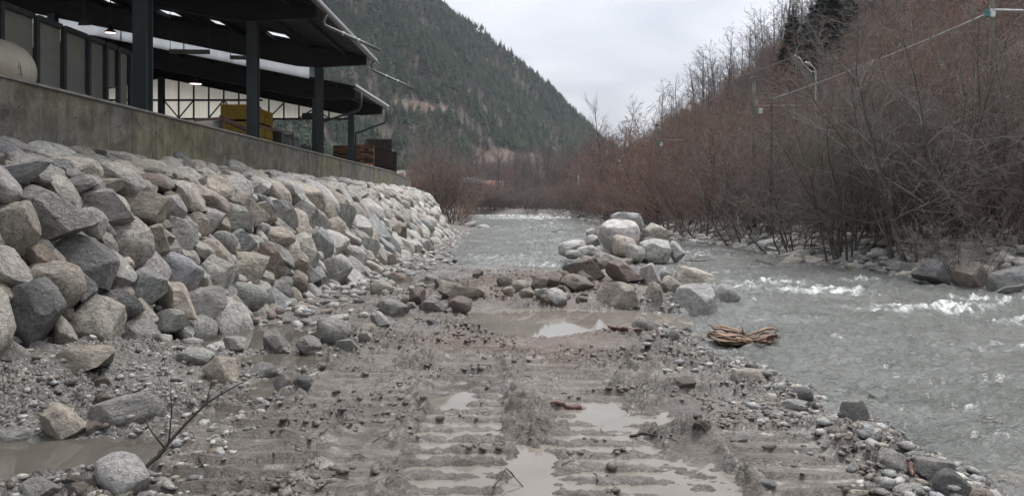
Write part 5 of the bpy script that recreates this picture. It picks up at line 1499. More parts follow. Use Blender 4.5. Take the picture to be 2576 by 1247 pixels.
# filler shrubs along the bank
rows = []
for _ in range(900):
    y = rt.uniform(24, 130); x0 = float(XR(y)); x = x0 + (rt.uniform(3.0, 9.0) if y < 55 else rt.uniform(0.9, 7.5))
    if y < 60 and x < x0 + 6 and rt.random() < 0.75: continue
    px, py = px_of(x, y, 2)
    if px > 2720: continue
    if any((x - a) ** 2 + (y - b) ** 2 < (1.9 + y * 0.012) ** 2 for a, b in rows): continue
    rows.append((x, y))
rows = rows[:95]
for (x, y) in rows:
    tint = rt.choice(['red-brown', 'red-brown', 'brown', 'grey-brown', 'purple-brown', 'rust'])
    sec = 'under the long white cable' if y < 38 else 'below the netting' if y < 52 else 'opposite the shed end' if y < 75 else 'near the river bend'
    h = rt.uniform(0.75, 1.25)
    hw = 'low' if h < 0.92 else 'tall' if h > 1.1 else 'mid-high'
    plant('bare_shrub', f'shrub{rt.randrange(5)}', (x, y, gz(x, y) - 0.05), (h * rt.uniform(0.95, 1.2), h), rt.uniform(0, 6.28), tint,
          f'{hw} {NAMES_T[tint]} leafless shrub at the foot of the wooded hillside {sec}', 'shrub', 'bare shrubs along the wooded bank')
# hillside shrubs and slim trees; the nearest singly, the rest as one thicket
hs = []
for _ in range(14000):
    y = 22 + 310 * rt.random() ** 1.15; u = rt.uniform(0, 150) ** 1.0
    x = float(XH(y)) - 2 + u
    z = gz(x, y); px, py = px_of(x, y, z + 3)
    if not (1380 < px < 2760) or py < -330: continue
    hs.append((x, y, z, px, py))
cell = {}; hs2 = []
for q in hs:
    rad = 2.9 + q[1] * 0.006
    kx, ky = int(q[0] / 5.0), int(q[1] / 5.0)
    if any((q[0] - p[0]) ** 2 + (q[1] - p[1]) ** 2 < rad * rad for i in (-1, 0, 1) for j in (-1, 0, 1) for p in cell.get((kx + i, ky + j), ())): continue
    cell.setdefault((kx, ky), []).append(q); hs2.append(q)
hs2.sort(key=lambda q: q[1])
far_pts = []
n_single = 0
for (x, y, z, px, py) in hs2:
    net = (1940 < px < 2120) and y > 55 and y < 80 and z > 8 and z < 24
    if net and rt.random() < 0.75: continue
    up = x - float(XH(y))
    slim = rt.random() < (0.12 if up < 25 else 0.45)
    if n_single < 190:
        n_single += 1
        sec = 'above the long white cable' if px > 2300 else 'beside the netting' if px > 1900 else 'above the cable mast' if px > 1650 else 'towards the river bend'
        lev = 'low on' if up < 12 else 'halfway up' if up < 35 else 'high on'
        if slim:
            tint = rt.choice(['grey', 'grey-brown'])
            plant('bare_tree', f'slim{rt.randrange(3)}', (x, y, z - 0.1), (rt.uniform(0.8, 1.1), rt.uniform(0.75, 1.15)), rt.uniform(0, 6.28), tint,
                  f'slim {tint} leafless tree {lev} the wooded hillside {sec}', 'tree', 'slim bare trees of the hillside')
        else:
            tint = rt.choice(['red-brown', 'red-brown', 'brown', 'purple-brown', 'rust', 'grey-brown'])
            h = rt.uniform(0.9, 1.55)
            plant('bare_shrub', f'shrub{rt.randrange(5)}', (x, y, z - 0.1), (h * 1.15, h), rt.uniform(0, 6.28), tint,
                  f'{tint} leafless shrub {lev} the wooded hillside {sec}', 'shrub', 'bare shrubs of the hillside')
    else:
        far_pts.append((x, y, z - 0.1, 1 if slim else 0))

# ---- masses: geometry nodes put small plants on points
def instancer(name, pts, scales, protos_by_kind, label, cat):
    """pts (n,4): x y z kind; one object that scatters the kinds' meshes over its own points"""
    coll = bpy.data.collections.new(name + '_kinds')
    order = []
    for kind, mes in enumerate(protos_by_kind):
        ids = []
        for me in mes:
            o = bpy.data.objects.new('%02d_%s_kind' % (len(order), name), me); coll.objects.link(o); ids.append(len(order)); order.append(o)
        protos_by_kind[kind] = ids
    r = np.random.default_rng(len(pts))
    idx = np.array([protos_by_kind[int(k)][int(r.integers(len(protos_by_kind[int(k)])))] for k in pts[:, 3]], np.int32)
    me = bpy.data.meshes.new(name)
    me.vertices.add(len(pts)); me.vertices.foreach_set('co', np.ascontiguousarray(pts[:, :3], np.float32).ravel())
    a = me.attributes.new('which', 'INT', 'POINT'); a.data.foreach_set('value', idx)
    a = me.attributes.new('size', 'FLOAT_VECTOR', 'POINT'); a.data.foreach_set('vector', np.ascontiguousarray(scales, np.float32).ravel())
    a = me.attributes.new('turn', 'FLOAT_VECTOR', 'POINT')
    tv = np.c_[r.normal(0, 0.05, len(pts)), r.normal(0, 0.05, len(pts)), r.uniform(0, 6.28, len(pts))]
    a.data.foreach_set('vector', np.ascontiguousarray(tv, np.float32).ravel())
    me.update()
    o = link(bpy.data.objects.new(name, me))
    ng = bpy.data.node_groups.new(name, 'GeometryNodeTree')
    ng.interface.new_socket('Geometry', in_out='INPUT', socket_type='NodeSocketGeometry')
    ng.interface.new_socket('Geometry', in_out='OUTPUT', socket_type='NodeSocketGeometry')
    N = ng.nodes
    gi, go = N.new('NodeGroupInput'), N.new('NodeGroupOutput')
    ip = N.new('GeometryNodeInstanceOnPoints'); ci = N.new('GeometryNodeCollectionInfo')
    ci.inputs['Collection'].default_value = coll; ci.inputs['Separate Children'].default_value = True; ci.inputs['Reset Children'].default_value = True
    def named(n, t):
        q = N.new('GeometryNodeInputNamedAttribute'); q.data_type = t; q.inputs[0].default_value = n; return q.outputs[0]
    e2r = N.new('FunctionNodeEulerToRotation')
    ip.inputs['Pick Instance'].default_value = True
    Lk = ng.links.new
    Lk(gi.outputs[0], ip.inputs['Points']); Lk(ci.outputs[0], ip.inputs['Instance'])
    Lk(named('which', 'INT'), ip.inputs['Instance Index']); Lk(named('size', 'FLOAT_VECTOR'), ip.inputs['Scale'])
    Lk(named('turn', 'FLOAT_VECTOR'), e2r.inputs[0]); Lk(e2r.outputs[0], ip.inputs['Rotation'])
    Lk(ip.outputs[0], go.inputs[0])
    mod = o.modifiers.new('scatter', 'NODES'); mod.node_group = ng
    return tag(o, label, cat, kind='stuff')

def merged(name, th, fi, mat):
    return segs_mesh(name, list(th) + list(fi), mat, 3)
FAR_SH = [merged('far_shrub', *grow(110 + i, 5.2, 10, 1.1, (7, 6, 4), (0.5, 0.46, 0.42), 42, 0.12, 0.06, 0.045, base_r=0.7, rmin=0.014, low=0.06), M['twig_far']) for i in range(3)]
FAR_SL = [merged('far_tree', *grow(120 + i, 11, 1, 0, (18, 6, 3), (0.26, 0.42, 0.45), 46, 0.045, 0.10, 0.11, leader=True, seglen=(8, 3, 2, 2), tipw=0.3, rmin=0.016), M['larch_far']) for i in range(2)]
fp = np.array(far_pts)
rs = np.random.default_rng(3)
sc = rs.uniform(0.9, 1.6, len(fp))
instancer('hillside_thicket', fp, np.c_[sc * 1.2, sc * 1.2, sc], [FAR_SH, FAR_SL], 'reddish leafless thicket covering the upper wooded hillside', 'thicket')

# ---- conifers
def conifer_mesh(seed, H, W, tiers, per, mat, bare=0.12):
    """boughs at uneven heights, each a drooping pair of ragged blades with side sprays"""
    r = np.random.default_rng(seed); V, Fc = [], []
    def quad(a, b, c, d):
        n = len(V); V.extend([a, b, c, d]); Fc.append((n, n + 1, n + 2, n + 3))
    for i in range(tiers * per):
        f = r.random() ** 1.15; z = H * (bare + (1 - bare) * f) + r.normal(0, H * 0.015)
        L = W * (1 - f) ** 0.8 * r.uniform(0.45, 1.2) + 0.15
        a = r.uniform(0, 2 * np.pi); dx, dy = math.cos(a), math.sin(a)
        droop = L * r.uniform(0.0, 0.5); w = L * r.uniform(0.18, 0.32)
        base = np.array([0, 0, z]); tip = np.array([dx * L, dy * L, z - droop])
        mid = base * 0.45 + tip * 0.55 + np.array([0, 0, L * 0.08])
        s = np.array([-dy, dx, 0]) * w; dn = np.array([0, 0, -w * r.uniform(0.3, 0.9)])
        quad(base, mid + s + dn, tip, mid); quad(base, mid, tip, mid - s + dn)
        q = mid + s * 1.6 + dn * 1.5; quad(mid, q, q + (tip - mid) * 0.4, mid + (tip - mid) * 0.35)
        q = mid - s * 1.6 + dn * 1.5; quad(mid, mid + (tip - mid) * 0.35, q + (tip - mid) * 0.4, q)
    quad(np.array([-.1, 0, H * 0.95]), np.array([.1, 0, H * .95]), np.array([0.02, 0, H * 1.06]), np.array([-0.02, 0, H * 1.06]))
    return np_mesh('conifer_crown', np.array(V), np.array(Fc), [mat], False)
CON = [conifer_mesh(1, 12, 2.4, 20, 9, M['conifer']), conifer_mesh(2, 12, 2.9, 18, 9, M['conifer'], 0.3), conifer_mesh(3, 12, 2.0, 20, 8, M['conifer'], 0.08), conifer_mesh(5, 11, 3.2, 14, 10, M['conifer'], 0.42)]
FINE = conifer_mesh(9, 12, 2.7, 60, 11, M['conifer_dark'], 0.1)
TR_ME = []
for i, bare in enumerate((0.12, 0.3, 0.08, 0.42)):
    m = MB(); m.tube([(0, 0, -0.6), (0.05, 0, 4), (0, 0.03, 8), (0, 0, 11.3)], [0.2, 0.16, 0.1, 0.03], 6, False)
    me = bpy.data.meshes.new('conifer_trunk'); me.from_pydata(m.v, [], m.f); me.materials.append(M['trunk']); TR_ME.append(me)
# with trunk, for the mass
def with_trunk(ci):
    A, B = CON[ci], TR_ME[ci]
    va = [v.co[:] for v in A.vertices]; vb = [v.co[:] for v in B.vertices]
    me = bpy.data.meshes.new('conifer_kind'); n = len(va)
    me.from_pydata(va + vb, [], [tuple(p.vertices) for p in A.polygons] + [tuple(i + n for i in p.vertices) for p in B.polygons])
    me.materials.append(M['conifer']); me.materials.append(M['trunk'])
    mi = np.zeros(len(me.polygons), np.int32); mi[len(A.polygons):] = 1; me.polygons.foreach_set('material_index', mi); me.update()
    return me
KIND_C = [with_trunk(i) for i in range(4)]
rm = np.random.default_rng(21)
N0 = 60000
Xc = rm.uniform(-560, 260, N0); Yc = rm.uniform(380, 925, N0)
S_ = mtn_s(Xc, Yc); ok = S_ > -4
Xc, Yc, S_ = Xc[ok], Yc[ok], S_[ok]
Zc = mtn_z(Xc, Yc)
pxc, pyc = px_of(Xc, Yc, Zc)
ok = (pxc > 560) & (pxc < 1640) & (pyc > -70)
Xc, Yc, Zc, S_ = Xc[ok], Yc[ok], Zc[ok], S_[ok]
cl = clearing_at(Xc, Yc, Zc) + 0.2 * fbm(Xc / 14, Yc / 14, 2, 98)
keep = (rm.random(len(Xc)) < np.where(cl > 0.38, 0.06, 1.0))
Xc, Yc, Zc, cl = Xc[keep], Yc[keep], Zc[keep], cl[keep]
patch = fbm(Xc / 60, Yc / 60, 3, 130) + 0.35 * rm.standard_normal(len(Xc))
grid = {}; pts_ = []
for i in range(len(Xc)):
    k = (int(Xc[i] / 3.4), int(Yc[i] / 3.4))
    if k in grid: continue
    grid[k] = 1
    pts_.append((Xc[i], Yc[i], Zc[i] - 0.3, 1 if (patch[i] > 0.34 or cl[i] > 0.3) else 0))
pts_ = np.array(pts_)
sc = rm.uniform(0.65, 1.15, len(pts_)) * np.where(pts_[:, 3] > 0, 0.85, 1.0)
near = np.argsort(pts_[:, 1] + 2.0 * np.abs(px_of(pts_[:, 0], pts_[:, 1], pts_[:, 2])[0] - 1150) * 0.1)
single = [i for i in near if pts_[i, 3] == 0][:80]
LARCH = [merged('larch', *grow(140 + i, 11, 1, 0, (20, 5, 3), (0.24, 0.42, 0.45), 60, 0.04, 0.04, 0.13, leader=True, seglen=(7, 3, 2, 2), tipw=0.5, rmin=0.035), M['larch_far']) for i in range(2)]
for q, i in enumerate(single):
    k = q % 4; s = sc[i]
    r_ = empty('conifer', tuple(pts_[i, :3])); r_.scale = (s * 1.05, s * 1.05, s); r_.rotation_euler.z = q * 1.3
    for nm, me in (('trunk', TR_ME[k]), ('crown', CON[k])):
        link(bpy.data.objects.new(nm, me), r_)
    px_, _ = px_of(*pts_[i, :3])
    sec = 'behind the shed columns' if px_ < 850 else 'behind the lumber stacks' if px_ < 1040 else 'behind the big bare shrub' if px_ < 1180 else 'above the red-roofed house'
    tag(r_, f'{["narrow", "long-trunked", "slender", "round-topped"][k]} dark green conifer at the foot of the mountain {sec}', 'conifer', 'conifers at the foot of the mountain')
mask = np.ones(len(pts_), bool); mask[single] = False
instancer('conifer_forest', pts_[mask], np.c_[sc, sc, sc][mask] * np.array([1.15, 1.15, 1.0]), [KIND_C, LARCH], 'dense conifer and bare larch forest covering the mountainside', 'forest')

# conifers on the wooded hillside
for (px, py, d, s, lab) in ((2065, 215, 95, 1.25, 'dark conifer above the netting on the wooded hillside'), (2040, 190, 110, 1.2, 'dark conifer beside the one above the netting'), (2095, 170, 105, 1.3, 'tall dark conifer higher than the netting mast'), (1995, 190, 120, 1.2, 'dark conifer among slim bare trees above the cable mast'), (2120, 90, 125, 1.3, 'dark conifer high on the wooded hillside')):
    x = (px - CX) / F * d; z = gz(x, d)
    r_ = empty('conifer', (x, d, z)); r_.scale = (s * 1.2, s * 1.2, s)
    for nm, me in (('trunk', TR_ME[0]), ('crown', FINE)): link(bpy.data.objects.new(nm, me), r_)
    tag(r_, lab, 'conifer', 'conifers of the wooded hillside')

# ---- valley floor: shrub at the end of the bank, trees and houses at the bend
plant('bare_shrub', 'willow1', (-6.3, 75, 0.0), (1.05, 1.2), 1.0, 'brown', 'big many-stemmed bare shrub at the end of the riprap bank', 'shrub', 'bare shrubs at the riprap end')
plant('bare_shrub', 'shrub3', (-8.2, 77, 0.2), (1.3, 1.5), 2.0, 'rust', 'rust-coloured shrub behind the end of the wall', 'shrub', 'bare shrubs at the riprap end')
plant('bare_shrub', 'shrub1', (-4.6, 73, 0.0), (0.7, 0.55), 2.6, 'rust', 'low rust-coloured brush at the water beside the big bare shrub', 'shrub', 'bare shrubs at the riprap end')
plant('bare_tree', 'round0', (-9.0, 92, 0.6), (1.3, 1.45), 0.4, 'pale grey', 'pale-limbed bare tree rising behind the big bare shrub', 'tree', 'bare trees at the river bend')
plant('bare_shrub', 'shrub2', (-6.0, 79, 0.4), (1.3, 1.35), 2.9, 'brown', 'brown shrub behind the rust-coloured shrub at the wall end', 'shrub', 'bare shrubs at the riprap end')
k = 0
for (px, d, H, key, tint, lab) in ((1330, 150, 10, 'round0', 'grey', 'grey many-limbed tree at the bend beside the red-roofed house'), (1365, 146, 11, 'slim0', 'pale grey', 'pale birch trunk at the middle of the bend'), (1400, 150, 10.5, 'round1', 'grey-brown', 'grey-brown tree at the bend beside a pale birch'),
          (1440, 155, 11, 'round0', 'brown', 'brown round-crowned tree at the bend'), (1470, 160, 12, 'slim1', 'grey', 'slim grey tree at the bend near the white post'), (1300, 148, 6, 'shrub0', 'grey-brown', 'grey-brown shrub on the far shore of the bend'),
          (1350, 142, 4.5, 'shrub1', 'olive grey', 'olive shrub on the far shore at the cobbles'), (1410, 138, 5, 'shrub2', 'brown', 'brown shrub on the far shore under the round tree'), (1450, 130, 6.5, 'shrub3', 'red-brown', 'red-brown shrub on the inner bend'), (1490, 122, 7.5, 'shrub4', 'red-brown', 'tall red-brown shrub on the inner bend'),
          (1215, 146, 4, 'shrub2', 'red-brown', 'low red-brown shrub on the far shore below the houses'), (1250, 146, 4.4, 'shrub4', 'brown', 'low brown shrub on the far shore below the houses'), (1270, 150, 5.5, 'shrub1', 'olive grey', 'olive shrub below the red-roofed house'), (1190, 150, 5, 'shrub0', 'grey-brown', 'grey-brown shrub next to the big bare shrub'),
          (1235, 165, 6, 'shrub3', 'olive grey', 'tall olive shrub in front of the pale house'), (1320, 170, 9, 'round1', 'grey', 'grey tree behind the far shore shrubs'), (1380, 175, 11, 'round1', 'brown', 'brown tree behind the pale birch'), (1425, 180, 12, 'round0', 'grey-brown', 'grey-brown tree behind the brown round-crowned tree'),
          (1160, 160, 8, 'shrub2', 'brown', 'brown shrub behind the big bare shrub'), (1100, 150, 9, 'shrub4', 'red-brown', 'red-brown shrub beyond the end of the wall'), (1500, 150, 13, 'willow2', 'red-brown', 'red-brown willow at the corner of the bend'), (1530, 170, 15, 'willow0', 'red-brown', 'tall red-brown willow behind the corner of the bend'), (1480, 200, 14, 'round1', 'grey', 'grey tree at the foot of the wooded hillside by the bend'), (1520, 215, 17, 'willow1', 'red-brown', 'tall willow at the hillside foot beyond the bend'), (1455, 215, 10, 'shrub0', 'grey-brown', 'grey-brown bush beyond the bend')):
    bank_row(px, d, H, key, tint, lab, 'trees and shrubs at the river bend', name='bare_tree' if key[0] in 'rlw' or key.startswith('slim') else 'bare_shrub', cat='tree' if not key.startswith('shrub') else 'shrub')
for q in range(26):
    px = 1165 + q * 13.5 + rt.uniform(-6, 6); d = rt.uniform(134.5, 143) if px < 1420 else rt.uniform(122, 136)
    tint = rt.choice(['brown', 'grey-brown', 'red-brown', 'purple-brown', 'olive grey']); H = rt.uniform(2.6, 5.0)
    sec = 'below the houses' if px < 1290 else 'below the grey trees' if px < 1420 else 'on the inner bend'
    bank_row(px, d, H, f'shrub{rt.randrange(5)}', tint, f'{"low" if H < 3.6 else "taller"} {tint} leafless shrub at the far waterline {sec}', 'shrubs at the far waterline', w=1.3, name='bare_shrub', cat='shrub')
# brush filling the valley floor behind
vp = []
for _ in range(900):
    y = rt.uniform(150, 520); px = rt.uniform(1040, 1560); x = (px - CX) / F * y
    if mtn_s(x, y) > 5 or (abs(px - 1215) < 70 and y < 290 and y > 168): continue
    vp.append((x, y, gz(x, y) - 0.2, 0 if rt.random() < 0.75 else 1))
vp = np.array(vp); sc_ = rs.uniform(0.8, 1.3, len(vp))
instancer('valley_brush', vp, np.c_[sc_ * 1.2, sc_ * 1.2, sc_], [FAR_SH, FAR_SL], 'bare brush on the valley floor before the mountain', 'brush')

def house(c, w, d, h, rot, roofm, label):
    o = empty('house', c); o.rotation_euler.z = rot; tag(o, label, 'house')
    m = MB(); m.box((-w / 2, -d / 2, -1.5), (w / 2, d / 2, h)); wl_ = m.build('wall', M['plaster'], o)
    e = 0.5; rh = w * 0.26
    m = MB(); m.add([(-w/2-e, -d/2-e, h-0.05), (w/2+e, -d/2-e, h-0.05), (w/2+e, d/2+e, h-0.05), (-w/2-e, d/2+e, h-0.05), (-w*0.18, 0, h+rh), (w*0.18, 0, h+rh), (-w/2-e, -d/2-e, h+0.1), (w/2+e, -d/2-e, h+0.1), (w/2+e, d/2+e, h+0.1), (-w/2-e, d/2+e, h+0.1)],
                   [(0, 3, 2, 1), (0, 1, 7, 6), (1, 2, 8, 7), (2, 3, 9, 8), (3, 0, 6, 9), (6, 7, 5, 4), (7, 8, 5), (8, 9, 4, 5), (9, 6, 4)])
    rf = m.build('roof', roofm, o)
    m = MB(); m.box((w * 0.1, 0.1, h + rh * 0.5), (w * 0.1 + 0.5, 0.6, h + rh + 0.7)); m.build('chimney', M['plaster'], rf)
    for k in range(3):
        xx = -w / 2 + w * (k + 0.5) / 3
        m = MB(); m.box((xx - 0.45, -d / 2 - 0.03, h - 1.9), (xx + 0.45, -d / 2 + 0.05, h - 0.6)); wi = m.build('window', M['white_paint'], o)
        m = MB(); m.box((xx - 0.36, -d / 2 - 0.045, h - 1.82), (xx + 0.36, -d / 2 - 0.031, h - 0.68)); m.build('pane', M['glass_dark'], wi)
p = P(1242, 478, 235); house((p[0], 235, p[2] - 1.6), 8.5, 7, 2.2, 0.1, M['roof_tile'], 'small house with red hipped roof behind shrubs at the bend')
p = P(1185, 470, 255); house((p[0], 255, p[2] - 1.6), 8, 7, 2.6, -0.2, simple('grey_roof', (0.22, 0.22, 0.23), 0.7, 0.2, 3), 'pale house with grey roof beside the red-roofed house')
# garden fence by the houses
o = empty('garden_fence', tuple(P(1250, 462, 262))); tag(o, 'pale picket fence on the slope above the red roof', 'fence')
for k in range(30):
    m = MB(); m.box((-7 + k * 0.5, 0, -1.2), (-6.9 + k * 0.5, 0.06, 0.3)); m.build('picket', M['fascia'], o)
for zz in (-0.1, -0.7):
    m = MB(); m.box((-7.1, 0.062, zz), (7.7, 0.1, zz + 0.1)); m.build('rail', M['fascia'], o)

# ------------------------------------------------------------------ masts, cables, netting
def mast(px, py_top, d, arm_px, arm_py, label, arm_t=0.045):
    a = P(px, py_top, d); g = gz(a[0], d)
    o = empty('cable_mast', (a[0], d, g)); tag(o, label, 'mast', 'timber masts with crossarms')
    h = a[2] - g
    m = MB(); m.tube([(0, 0, -0.5), (0, 0, h)], [0.13, 0.1], 10); m.build('post', M['post'], o, True)
    zb = P(px, arm_py, d)[2] - g; L = (arm_px - px) / F * d
    m = MB(); m.tube([(0.1, -0.14, zb), (L, -0.14, zb + 0.02)], arm_t, 8); m.build('crossarm', M['fascia'], o, True)
    m = MB(); m.box((0.2, -0.26, zb - 0.42), (0.42, -0.1, zb - 0.12)); m.build('marker_box', M['white_paint'], o)
    m = MB(); m.box((0.08, -0.25, zb - 0.4), (0.19, -0.11, zb - 0.14)); m.build('marker_stripe', M['blue_paint'], o)
    m = MB(); m.lathe([(0.15, h - 0.02), (0.16, h + 0.03), (0.001, h + 0.05)], (0, 0, 0), 10); m.build('cap', M['grey_metal'], o)
mast(1896, 195, 44, 2040, 268, 'timber mast with long crossarm and small turquoise box above rust shrubs')
mast(1652, 312, 60, 1720, 354, 'shorter timber mast with crossarm towards the river bend')
mast(1550, 385, 85, 1580, 398, 'small distant mast with crossarm beside the birch')
def cable(name, pts, r, mat, label, cat='cable', group=None):
    m = MB(); m.tube([tuple(p) for p in pts], r, 6); o = m.build(name, M[mat], None, True)
    return tag(o, label, cat, group)
def span(a, b, sag, n=14):
    return [a + (b - a) * t - np.array([0, 0, sag * 4 * t * (1 - t)]) for t in np.linspace(0, 1, n)]
pA = P(1940, 250, 40); pB = P(2490, 32, 27)
cable('white_cable', span(pA, pB, 0.12), 0.02, 'grey_metal', 'long pale cable running down from the hanging box to the bracket')
br = empty('cable_bracket', tuple(pA)); tag(br, 'dark forked bracket post holding the low end of the pale cable', 'bracket')
m = MB(); m.bar((0, 0, 0), (-0.35, 0.05, 0.28), 0.06, 0.06); m.build('fork_arm', M['steel_dark'], br)
m = MB(); m.bar((0.02, 0, 0.1), (0.02, 0.02, gz(pA[0], 40) - pA[2] - 0.3), 0.1, 0.1); m.build('post', M['post'], br)
for t in (0.13, 0.34, 0.48, 0.7):
    q = pA + (pB - pA) * t
    o = empty('cable_hanger', tuple(q)); tag(o, 'small dark slalom hanger clamped on the pale cable', 'hanger', 'hangers on the pale cable')
    m = MB(); m.bar((0.03, 0, -0.06), (-0.22, 0.03, 0.3), 0.05, 0.05); m.build('arm', M['steel_dark'], o)
    m = MB(); m.tube([(0.0, 0, 0.02), (0.06, 0, -0.05), (0.02, 0, -0.12)], 0.05, 6); m.build('clamp', M['steel_dark'], o)
pc, pd_ = P(1850, 195, 75), P(2003, 140, 62)
cable('upper_cable', span(pc, pd_, 0.1), 0.03, 'fascia', 'thin grey cable rising to the top of the netting mast')
for k, (a, b) in enumerate((((1930, 280, 44), (2150, 222, 40)), ((1925, 290, 44), (2190, 215, 40)))):
    cable('thin_wire', span(P(*a), P(*b), 0.2), 0.012, 'steel_dark', 'thin dark wire sagging below the pale cable', 'wire', 'thin wires below the pale cable')
bx = empty('hanging_box', tuple(P(2497, 34, 27))); tag(bx, 'white and turquoise box on a pale crossarm high on the hillside', 'box')
m = MB(); m.box((-0.12, -0.08, -0.14), (0.06, 0.08, 0.14)); m.build('box_body', M['white_paint'], bx)
m = MB(); m.box((-0.24, -0.07, -0.12), (-0.121, 0.07, 0.12)); m.build('marker_stripe', M['blue_paint'], bx)
m = MB(); m.tube([(0.0, 0.1, 0.15), (2.2, 0.1, 0.1)], 0.04, 8); m.build('crossarm', M['white_paint'], bx, True)
m = MB(); m.tube([(0.1, 0.2, 0.6), (0.1, 0.2, gz(P(2497, 34, 27)[0], 27) - P(2497, 34, 27)[2] - 0.3)], 0.08, 8); m.build('post', M['post'], bx, True)
# rockfall netting on a bent white frame
nt = empty('netting', tuple(P(2025, 210, 60))); tag(nt, 'sagging green netting hung from a bent white frame on the hillside', 'netting')
def npt(px, py, d=60.0): return P(px, py, d) - np.array(nt.location)
top = [npt(1998, 140), npt(2012, 146), npt(2022, 163), npt(2040, 180), npt(2052, 182)]
m = MB(); m.tube([tuple(p) for p in top], 0.05, 8); m.build('frame_arm', M['white_paint'], nt, True)
for (a, b) in (((2003, 128), (2003, 330)), ((2054, 180), (2054, 330)), ((2032, 172), (2032, 330))):
    m = MB(); m.tube([tuple(npt(*a)), tuple(npt(*b))], 0.06, 8); m.build('post', M['post'], nt, True)
def net_pt(u, v):
    k = u * (len(top) - 1); i = min(int(k), len(top) - 2); a = top[i] + (top[i + 1] - top[i]) * (k - i)
    b = npt(2004 + 52 * u, 262 + 6 * u)
    p = a + (b - a) * v; p = p + np.array([0.25 * math.sin(math.pi * v) * (0.5 - u), -0.5 * math.sin(math.pi * v), -0.25 * math.sin(math.pi * u) * (1 - v)])
    return p
for k in range(15):
    u = k / 14; m = MB(); m.tube([tuple(net_pt(u, v)) for v in np.linspace(0, 1, 12)], 0.009, 4, False); m.build('net_cord', M['net'], nt)
for k in range(18):
    v = k / 17; m = MB(); m.tube([tuple(net_pt(u, v)) for u in np.linspace(0, 1, 12)], 0.01, 4, False); m.build('net_cord', M['net'], nt)
a = P(2052, 258, 52); lp = empty('street_lamp', (a[0], 52, gz(a[0], 52))); tag(lp, 'pale street lamp with bent head beside the netting', 'street lamp')
tz = P(2052, 172, 52)[2] - lp.location[2]
m = MB(); m.tube([(0, 0, -0.3), (0, 0, tz - 0.2), (-0.1, 0, tz), (-0.45, 0, tz + 0.35)], [0.07, 0.05, 0.045, 0.04], 8); m.build('pole', M['grey_metal'], lp, True)
m = MB(); m.prism([(-0.72, -0.1, tz + 0.36), (-0.4, -0.1, tz + 0.26), (-0.4, 0.1, tz + 0.26), (-0.72, 0.1, tz + 0.36)], [(-0.68, -0.07, tz + 0.47), (-0.38, -0.07, tz + 0.4), (-0.38, 0.07, tz + 0.4), (-0.68, 0.07, tz + 0.47)]); m.build('lamp_head', M['white_paint'], lp)
a = P(1455, 490, 120); o = empty('marker_post', (a[0], 120, gz(a[0], 120))); tag(o, 'plain white post among red shrubs near the bend', 'post')
m = MB(); m.tube([(0, 0, -0.3), (0, 0, P(1455, 436, 120)[2] - o.location[2])], 0.08, 8); m.build('shaft', M['grey_metal'], o, True)
m = MB(); m.box((-0.2, -0.2, P(1455, 436, 120)[2] - o.location[2]), (0.2, 0.2, P(1455, 432, 120)[2] - o.location[2])); m.build('cap', M['grey_metal'], o)

# ------------------------------------------------------------------ driftwood and twigs
def woody(name, V_paths, mat, label, cat, group=None):
    m = MB()
    for pts, rs_ in V_paths:
        Q, R_ = [], []
        for i in range(len(pts) - 1):
            for s_ in range(4):
                f_ = s_ / 4; q_ = Vector(pts[i]).lerp(Vector(pts[i + 1]), f_); r_ = rs_[i] * (1 - f_) + rs_[i + 1] * f_
                Q.append(q_ + Vector((random.gauss(0, .25), random.gauss(0, .25), random.gauss(0, .25))) * r_); R_.append(r_ * random.uniform(0.65, 1.15))
        Q.append(Vector(pts[-1])); R_.append(rs_[-1] * 0.6); m.tube(Q, R_, 7)
    o = m.build(name, M[mat], None, True); return tag(o, label, cat, group)
def roots():
    t = NT('torn_root_wood'); v = t.scaled((1.5, 9, 9))
    n = t.noise(2.5, 5, 0.65, 0.5, v)
    return t.done(t.ramp(n, [(0.3, (0.055, 0.03, 0.018)), (0.48, (0.19, 0.105, 0.055)), (0.62, (0.38, 0.245, 0.13)), (0.78, (0.48, 0.36, 0.22))]), 0.5, t.bump(n, 0.9, 0.03))
M['root'] = roots()
t_ = NT('red_bark'); M['red_bark'] = t_.done(t_.ramp(t_.noise(12, 5, 0.6), [(0.3, (0.045, 0.02, 0.014)), (0.7, (0.13, 0.055, 0.036))]), 0.45, t_.bump(t_.noise(30, 4), 0.6, 0.02))
dW = 12.9
rw = empty('root_wad', tuple(P(1862, 842, dW) - np.array([0.12, 0, 0.11]))); rw.scale = (1.0, 1.3, 0.72); tag(rw, 'splintered orange root wad lying at the water edge', 'driftwood')
def rpt(px, py, dd=0.0): return tuple(P(px, py, dW + dd) - np.array(rw.location))
for (bx_, by_, dd_, sx_, sy_, sz_, rz_, ry_, ii) in ((1830, 845, 0.0, 0.62, 0.3, 0.17, 0.1, 0.16, 10), (1875, 852, -0.03, 0.36, 0.26, 0.13, -0.2, 0.1, 13), (1918, 845, 0.0, 0.4, 0.2, 0.14, 0.1, -0.28, 15), (1800, 836, 0.1, 0.28, 0.2, 0.13, 0.4, 0.3, 17)):
    V_, F_ = ROCK_HI[ii]; V_ = V_.copy()
    V_[:, 2] += 0.1 * np.sin(V_[:, 1] * 34 + 3 * V_[:, 0]) * 0.5; V_[:, 0] += 0.12 * np.sin(V_[:, 1] * 41) * np.sign(V_[:, 0]) * (np.abs(V_[:, 0]) > 0.3)
    o = link(bpy.data.objects.new('torn_wood', np_mesh('torn_wood', V_ * np.array([sx_, sy_, sz_]), F_, [M['root']], True)), rw); o.location = rpt(bx_, by_, dd_); o.rotation_euler = (0, ry_, rz_)
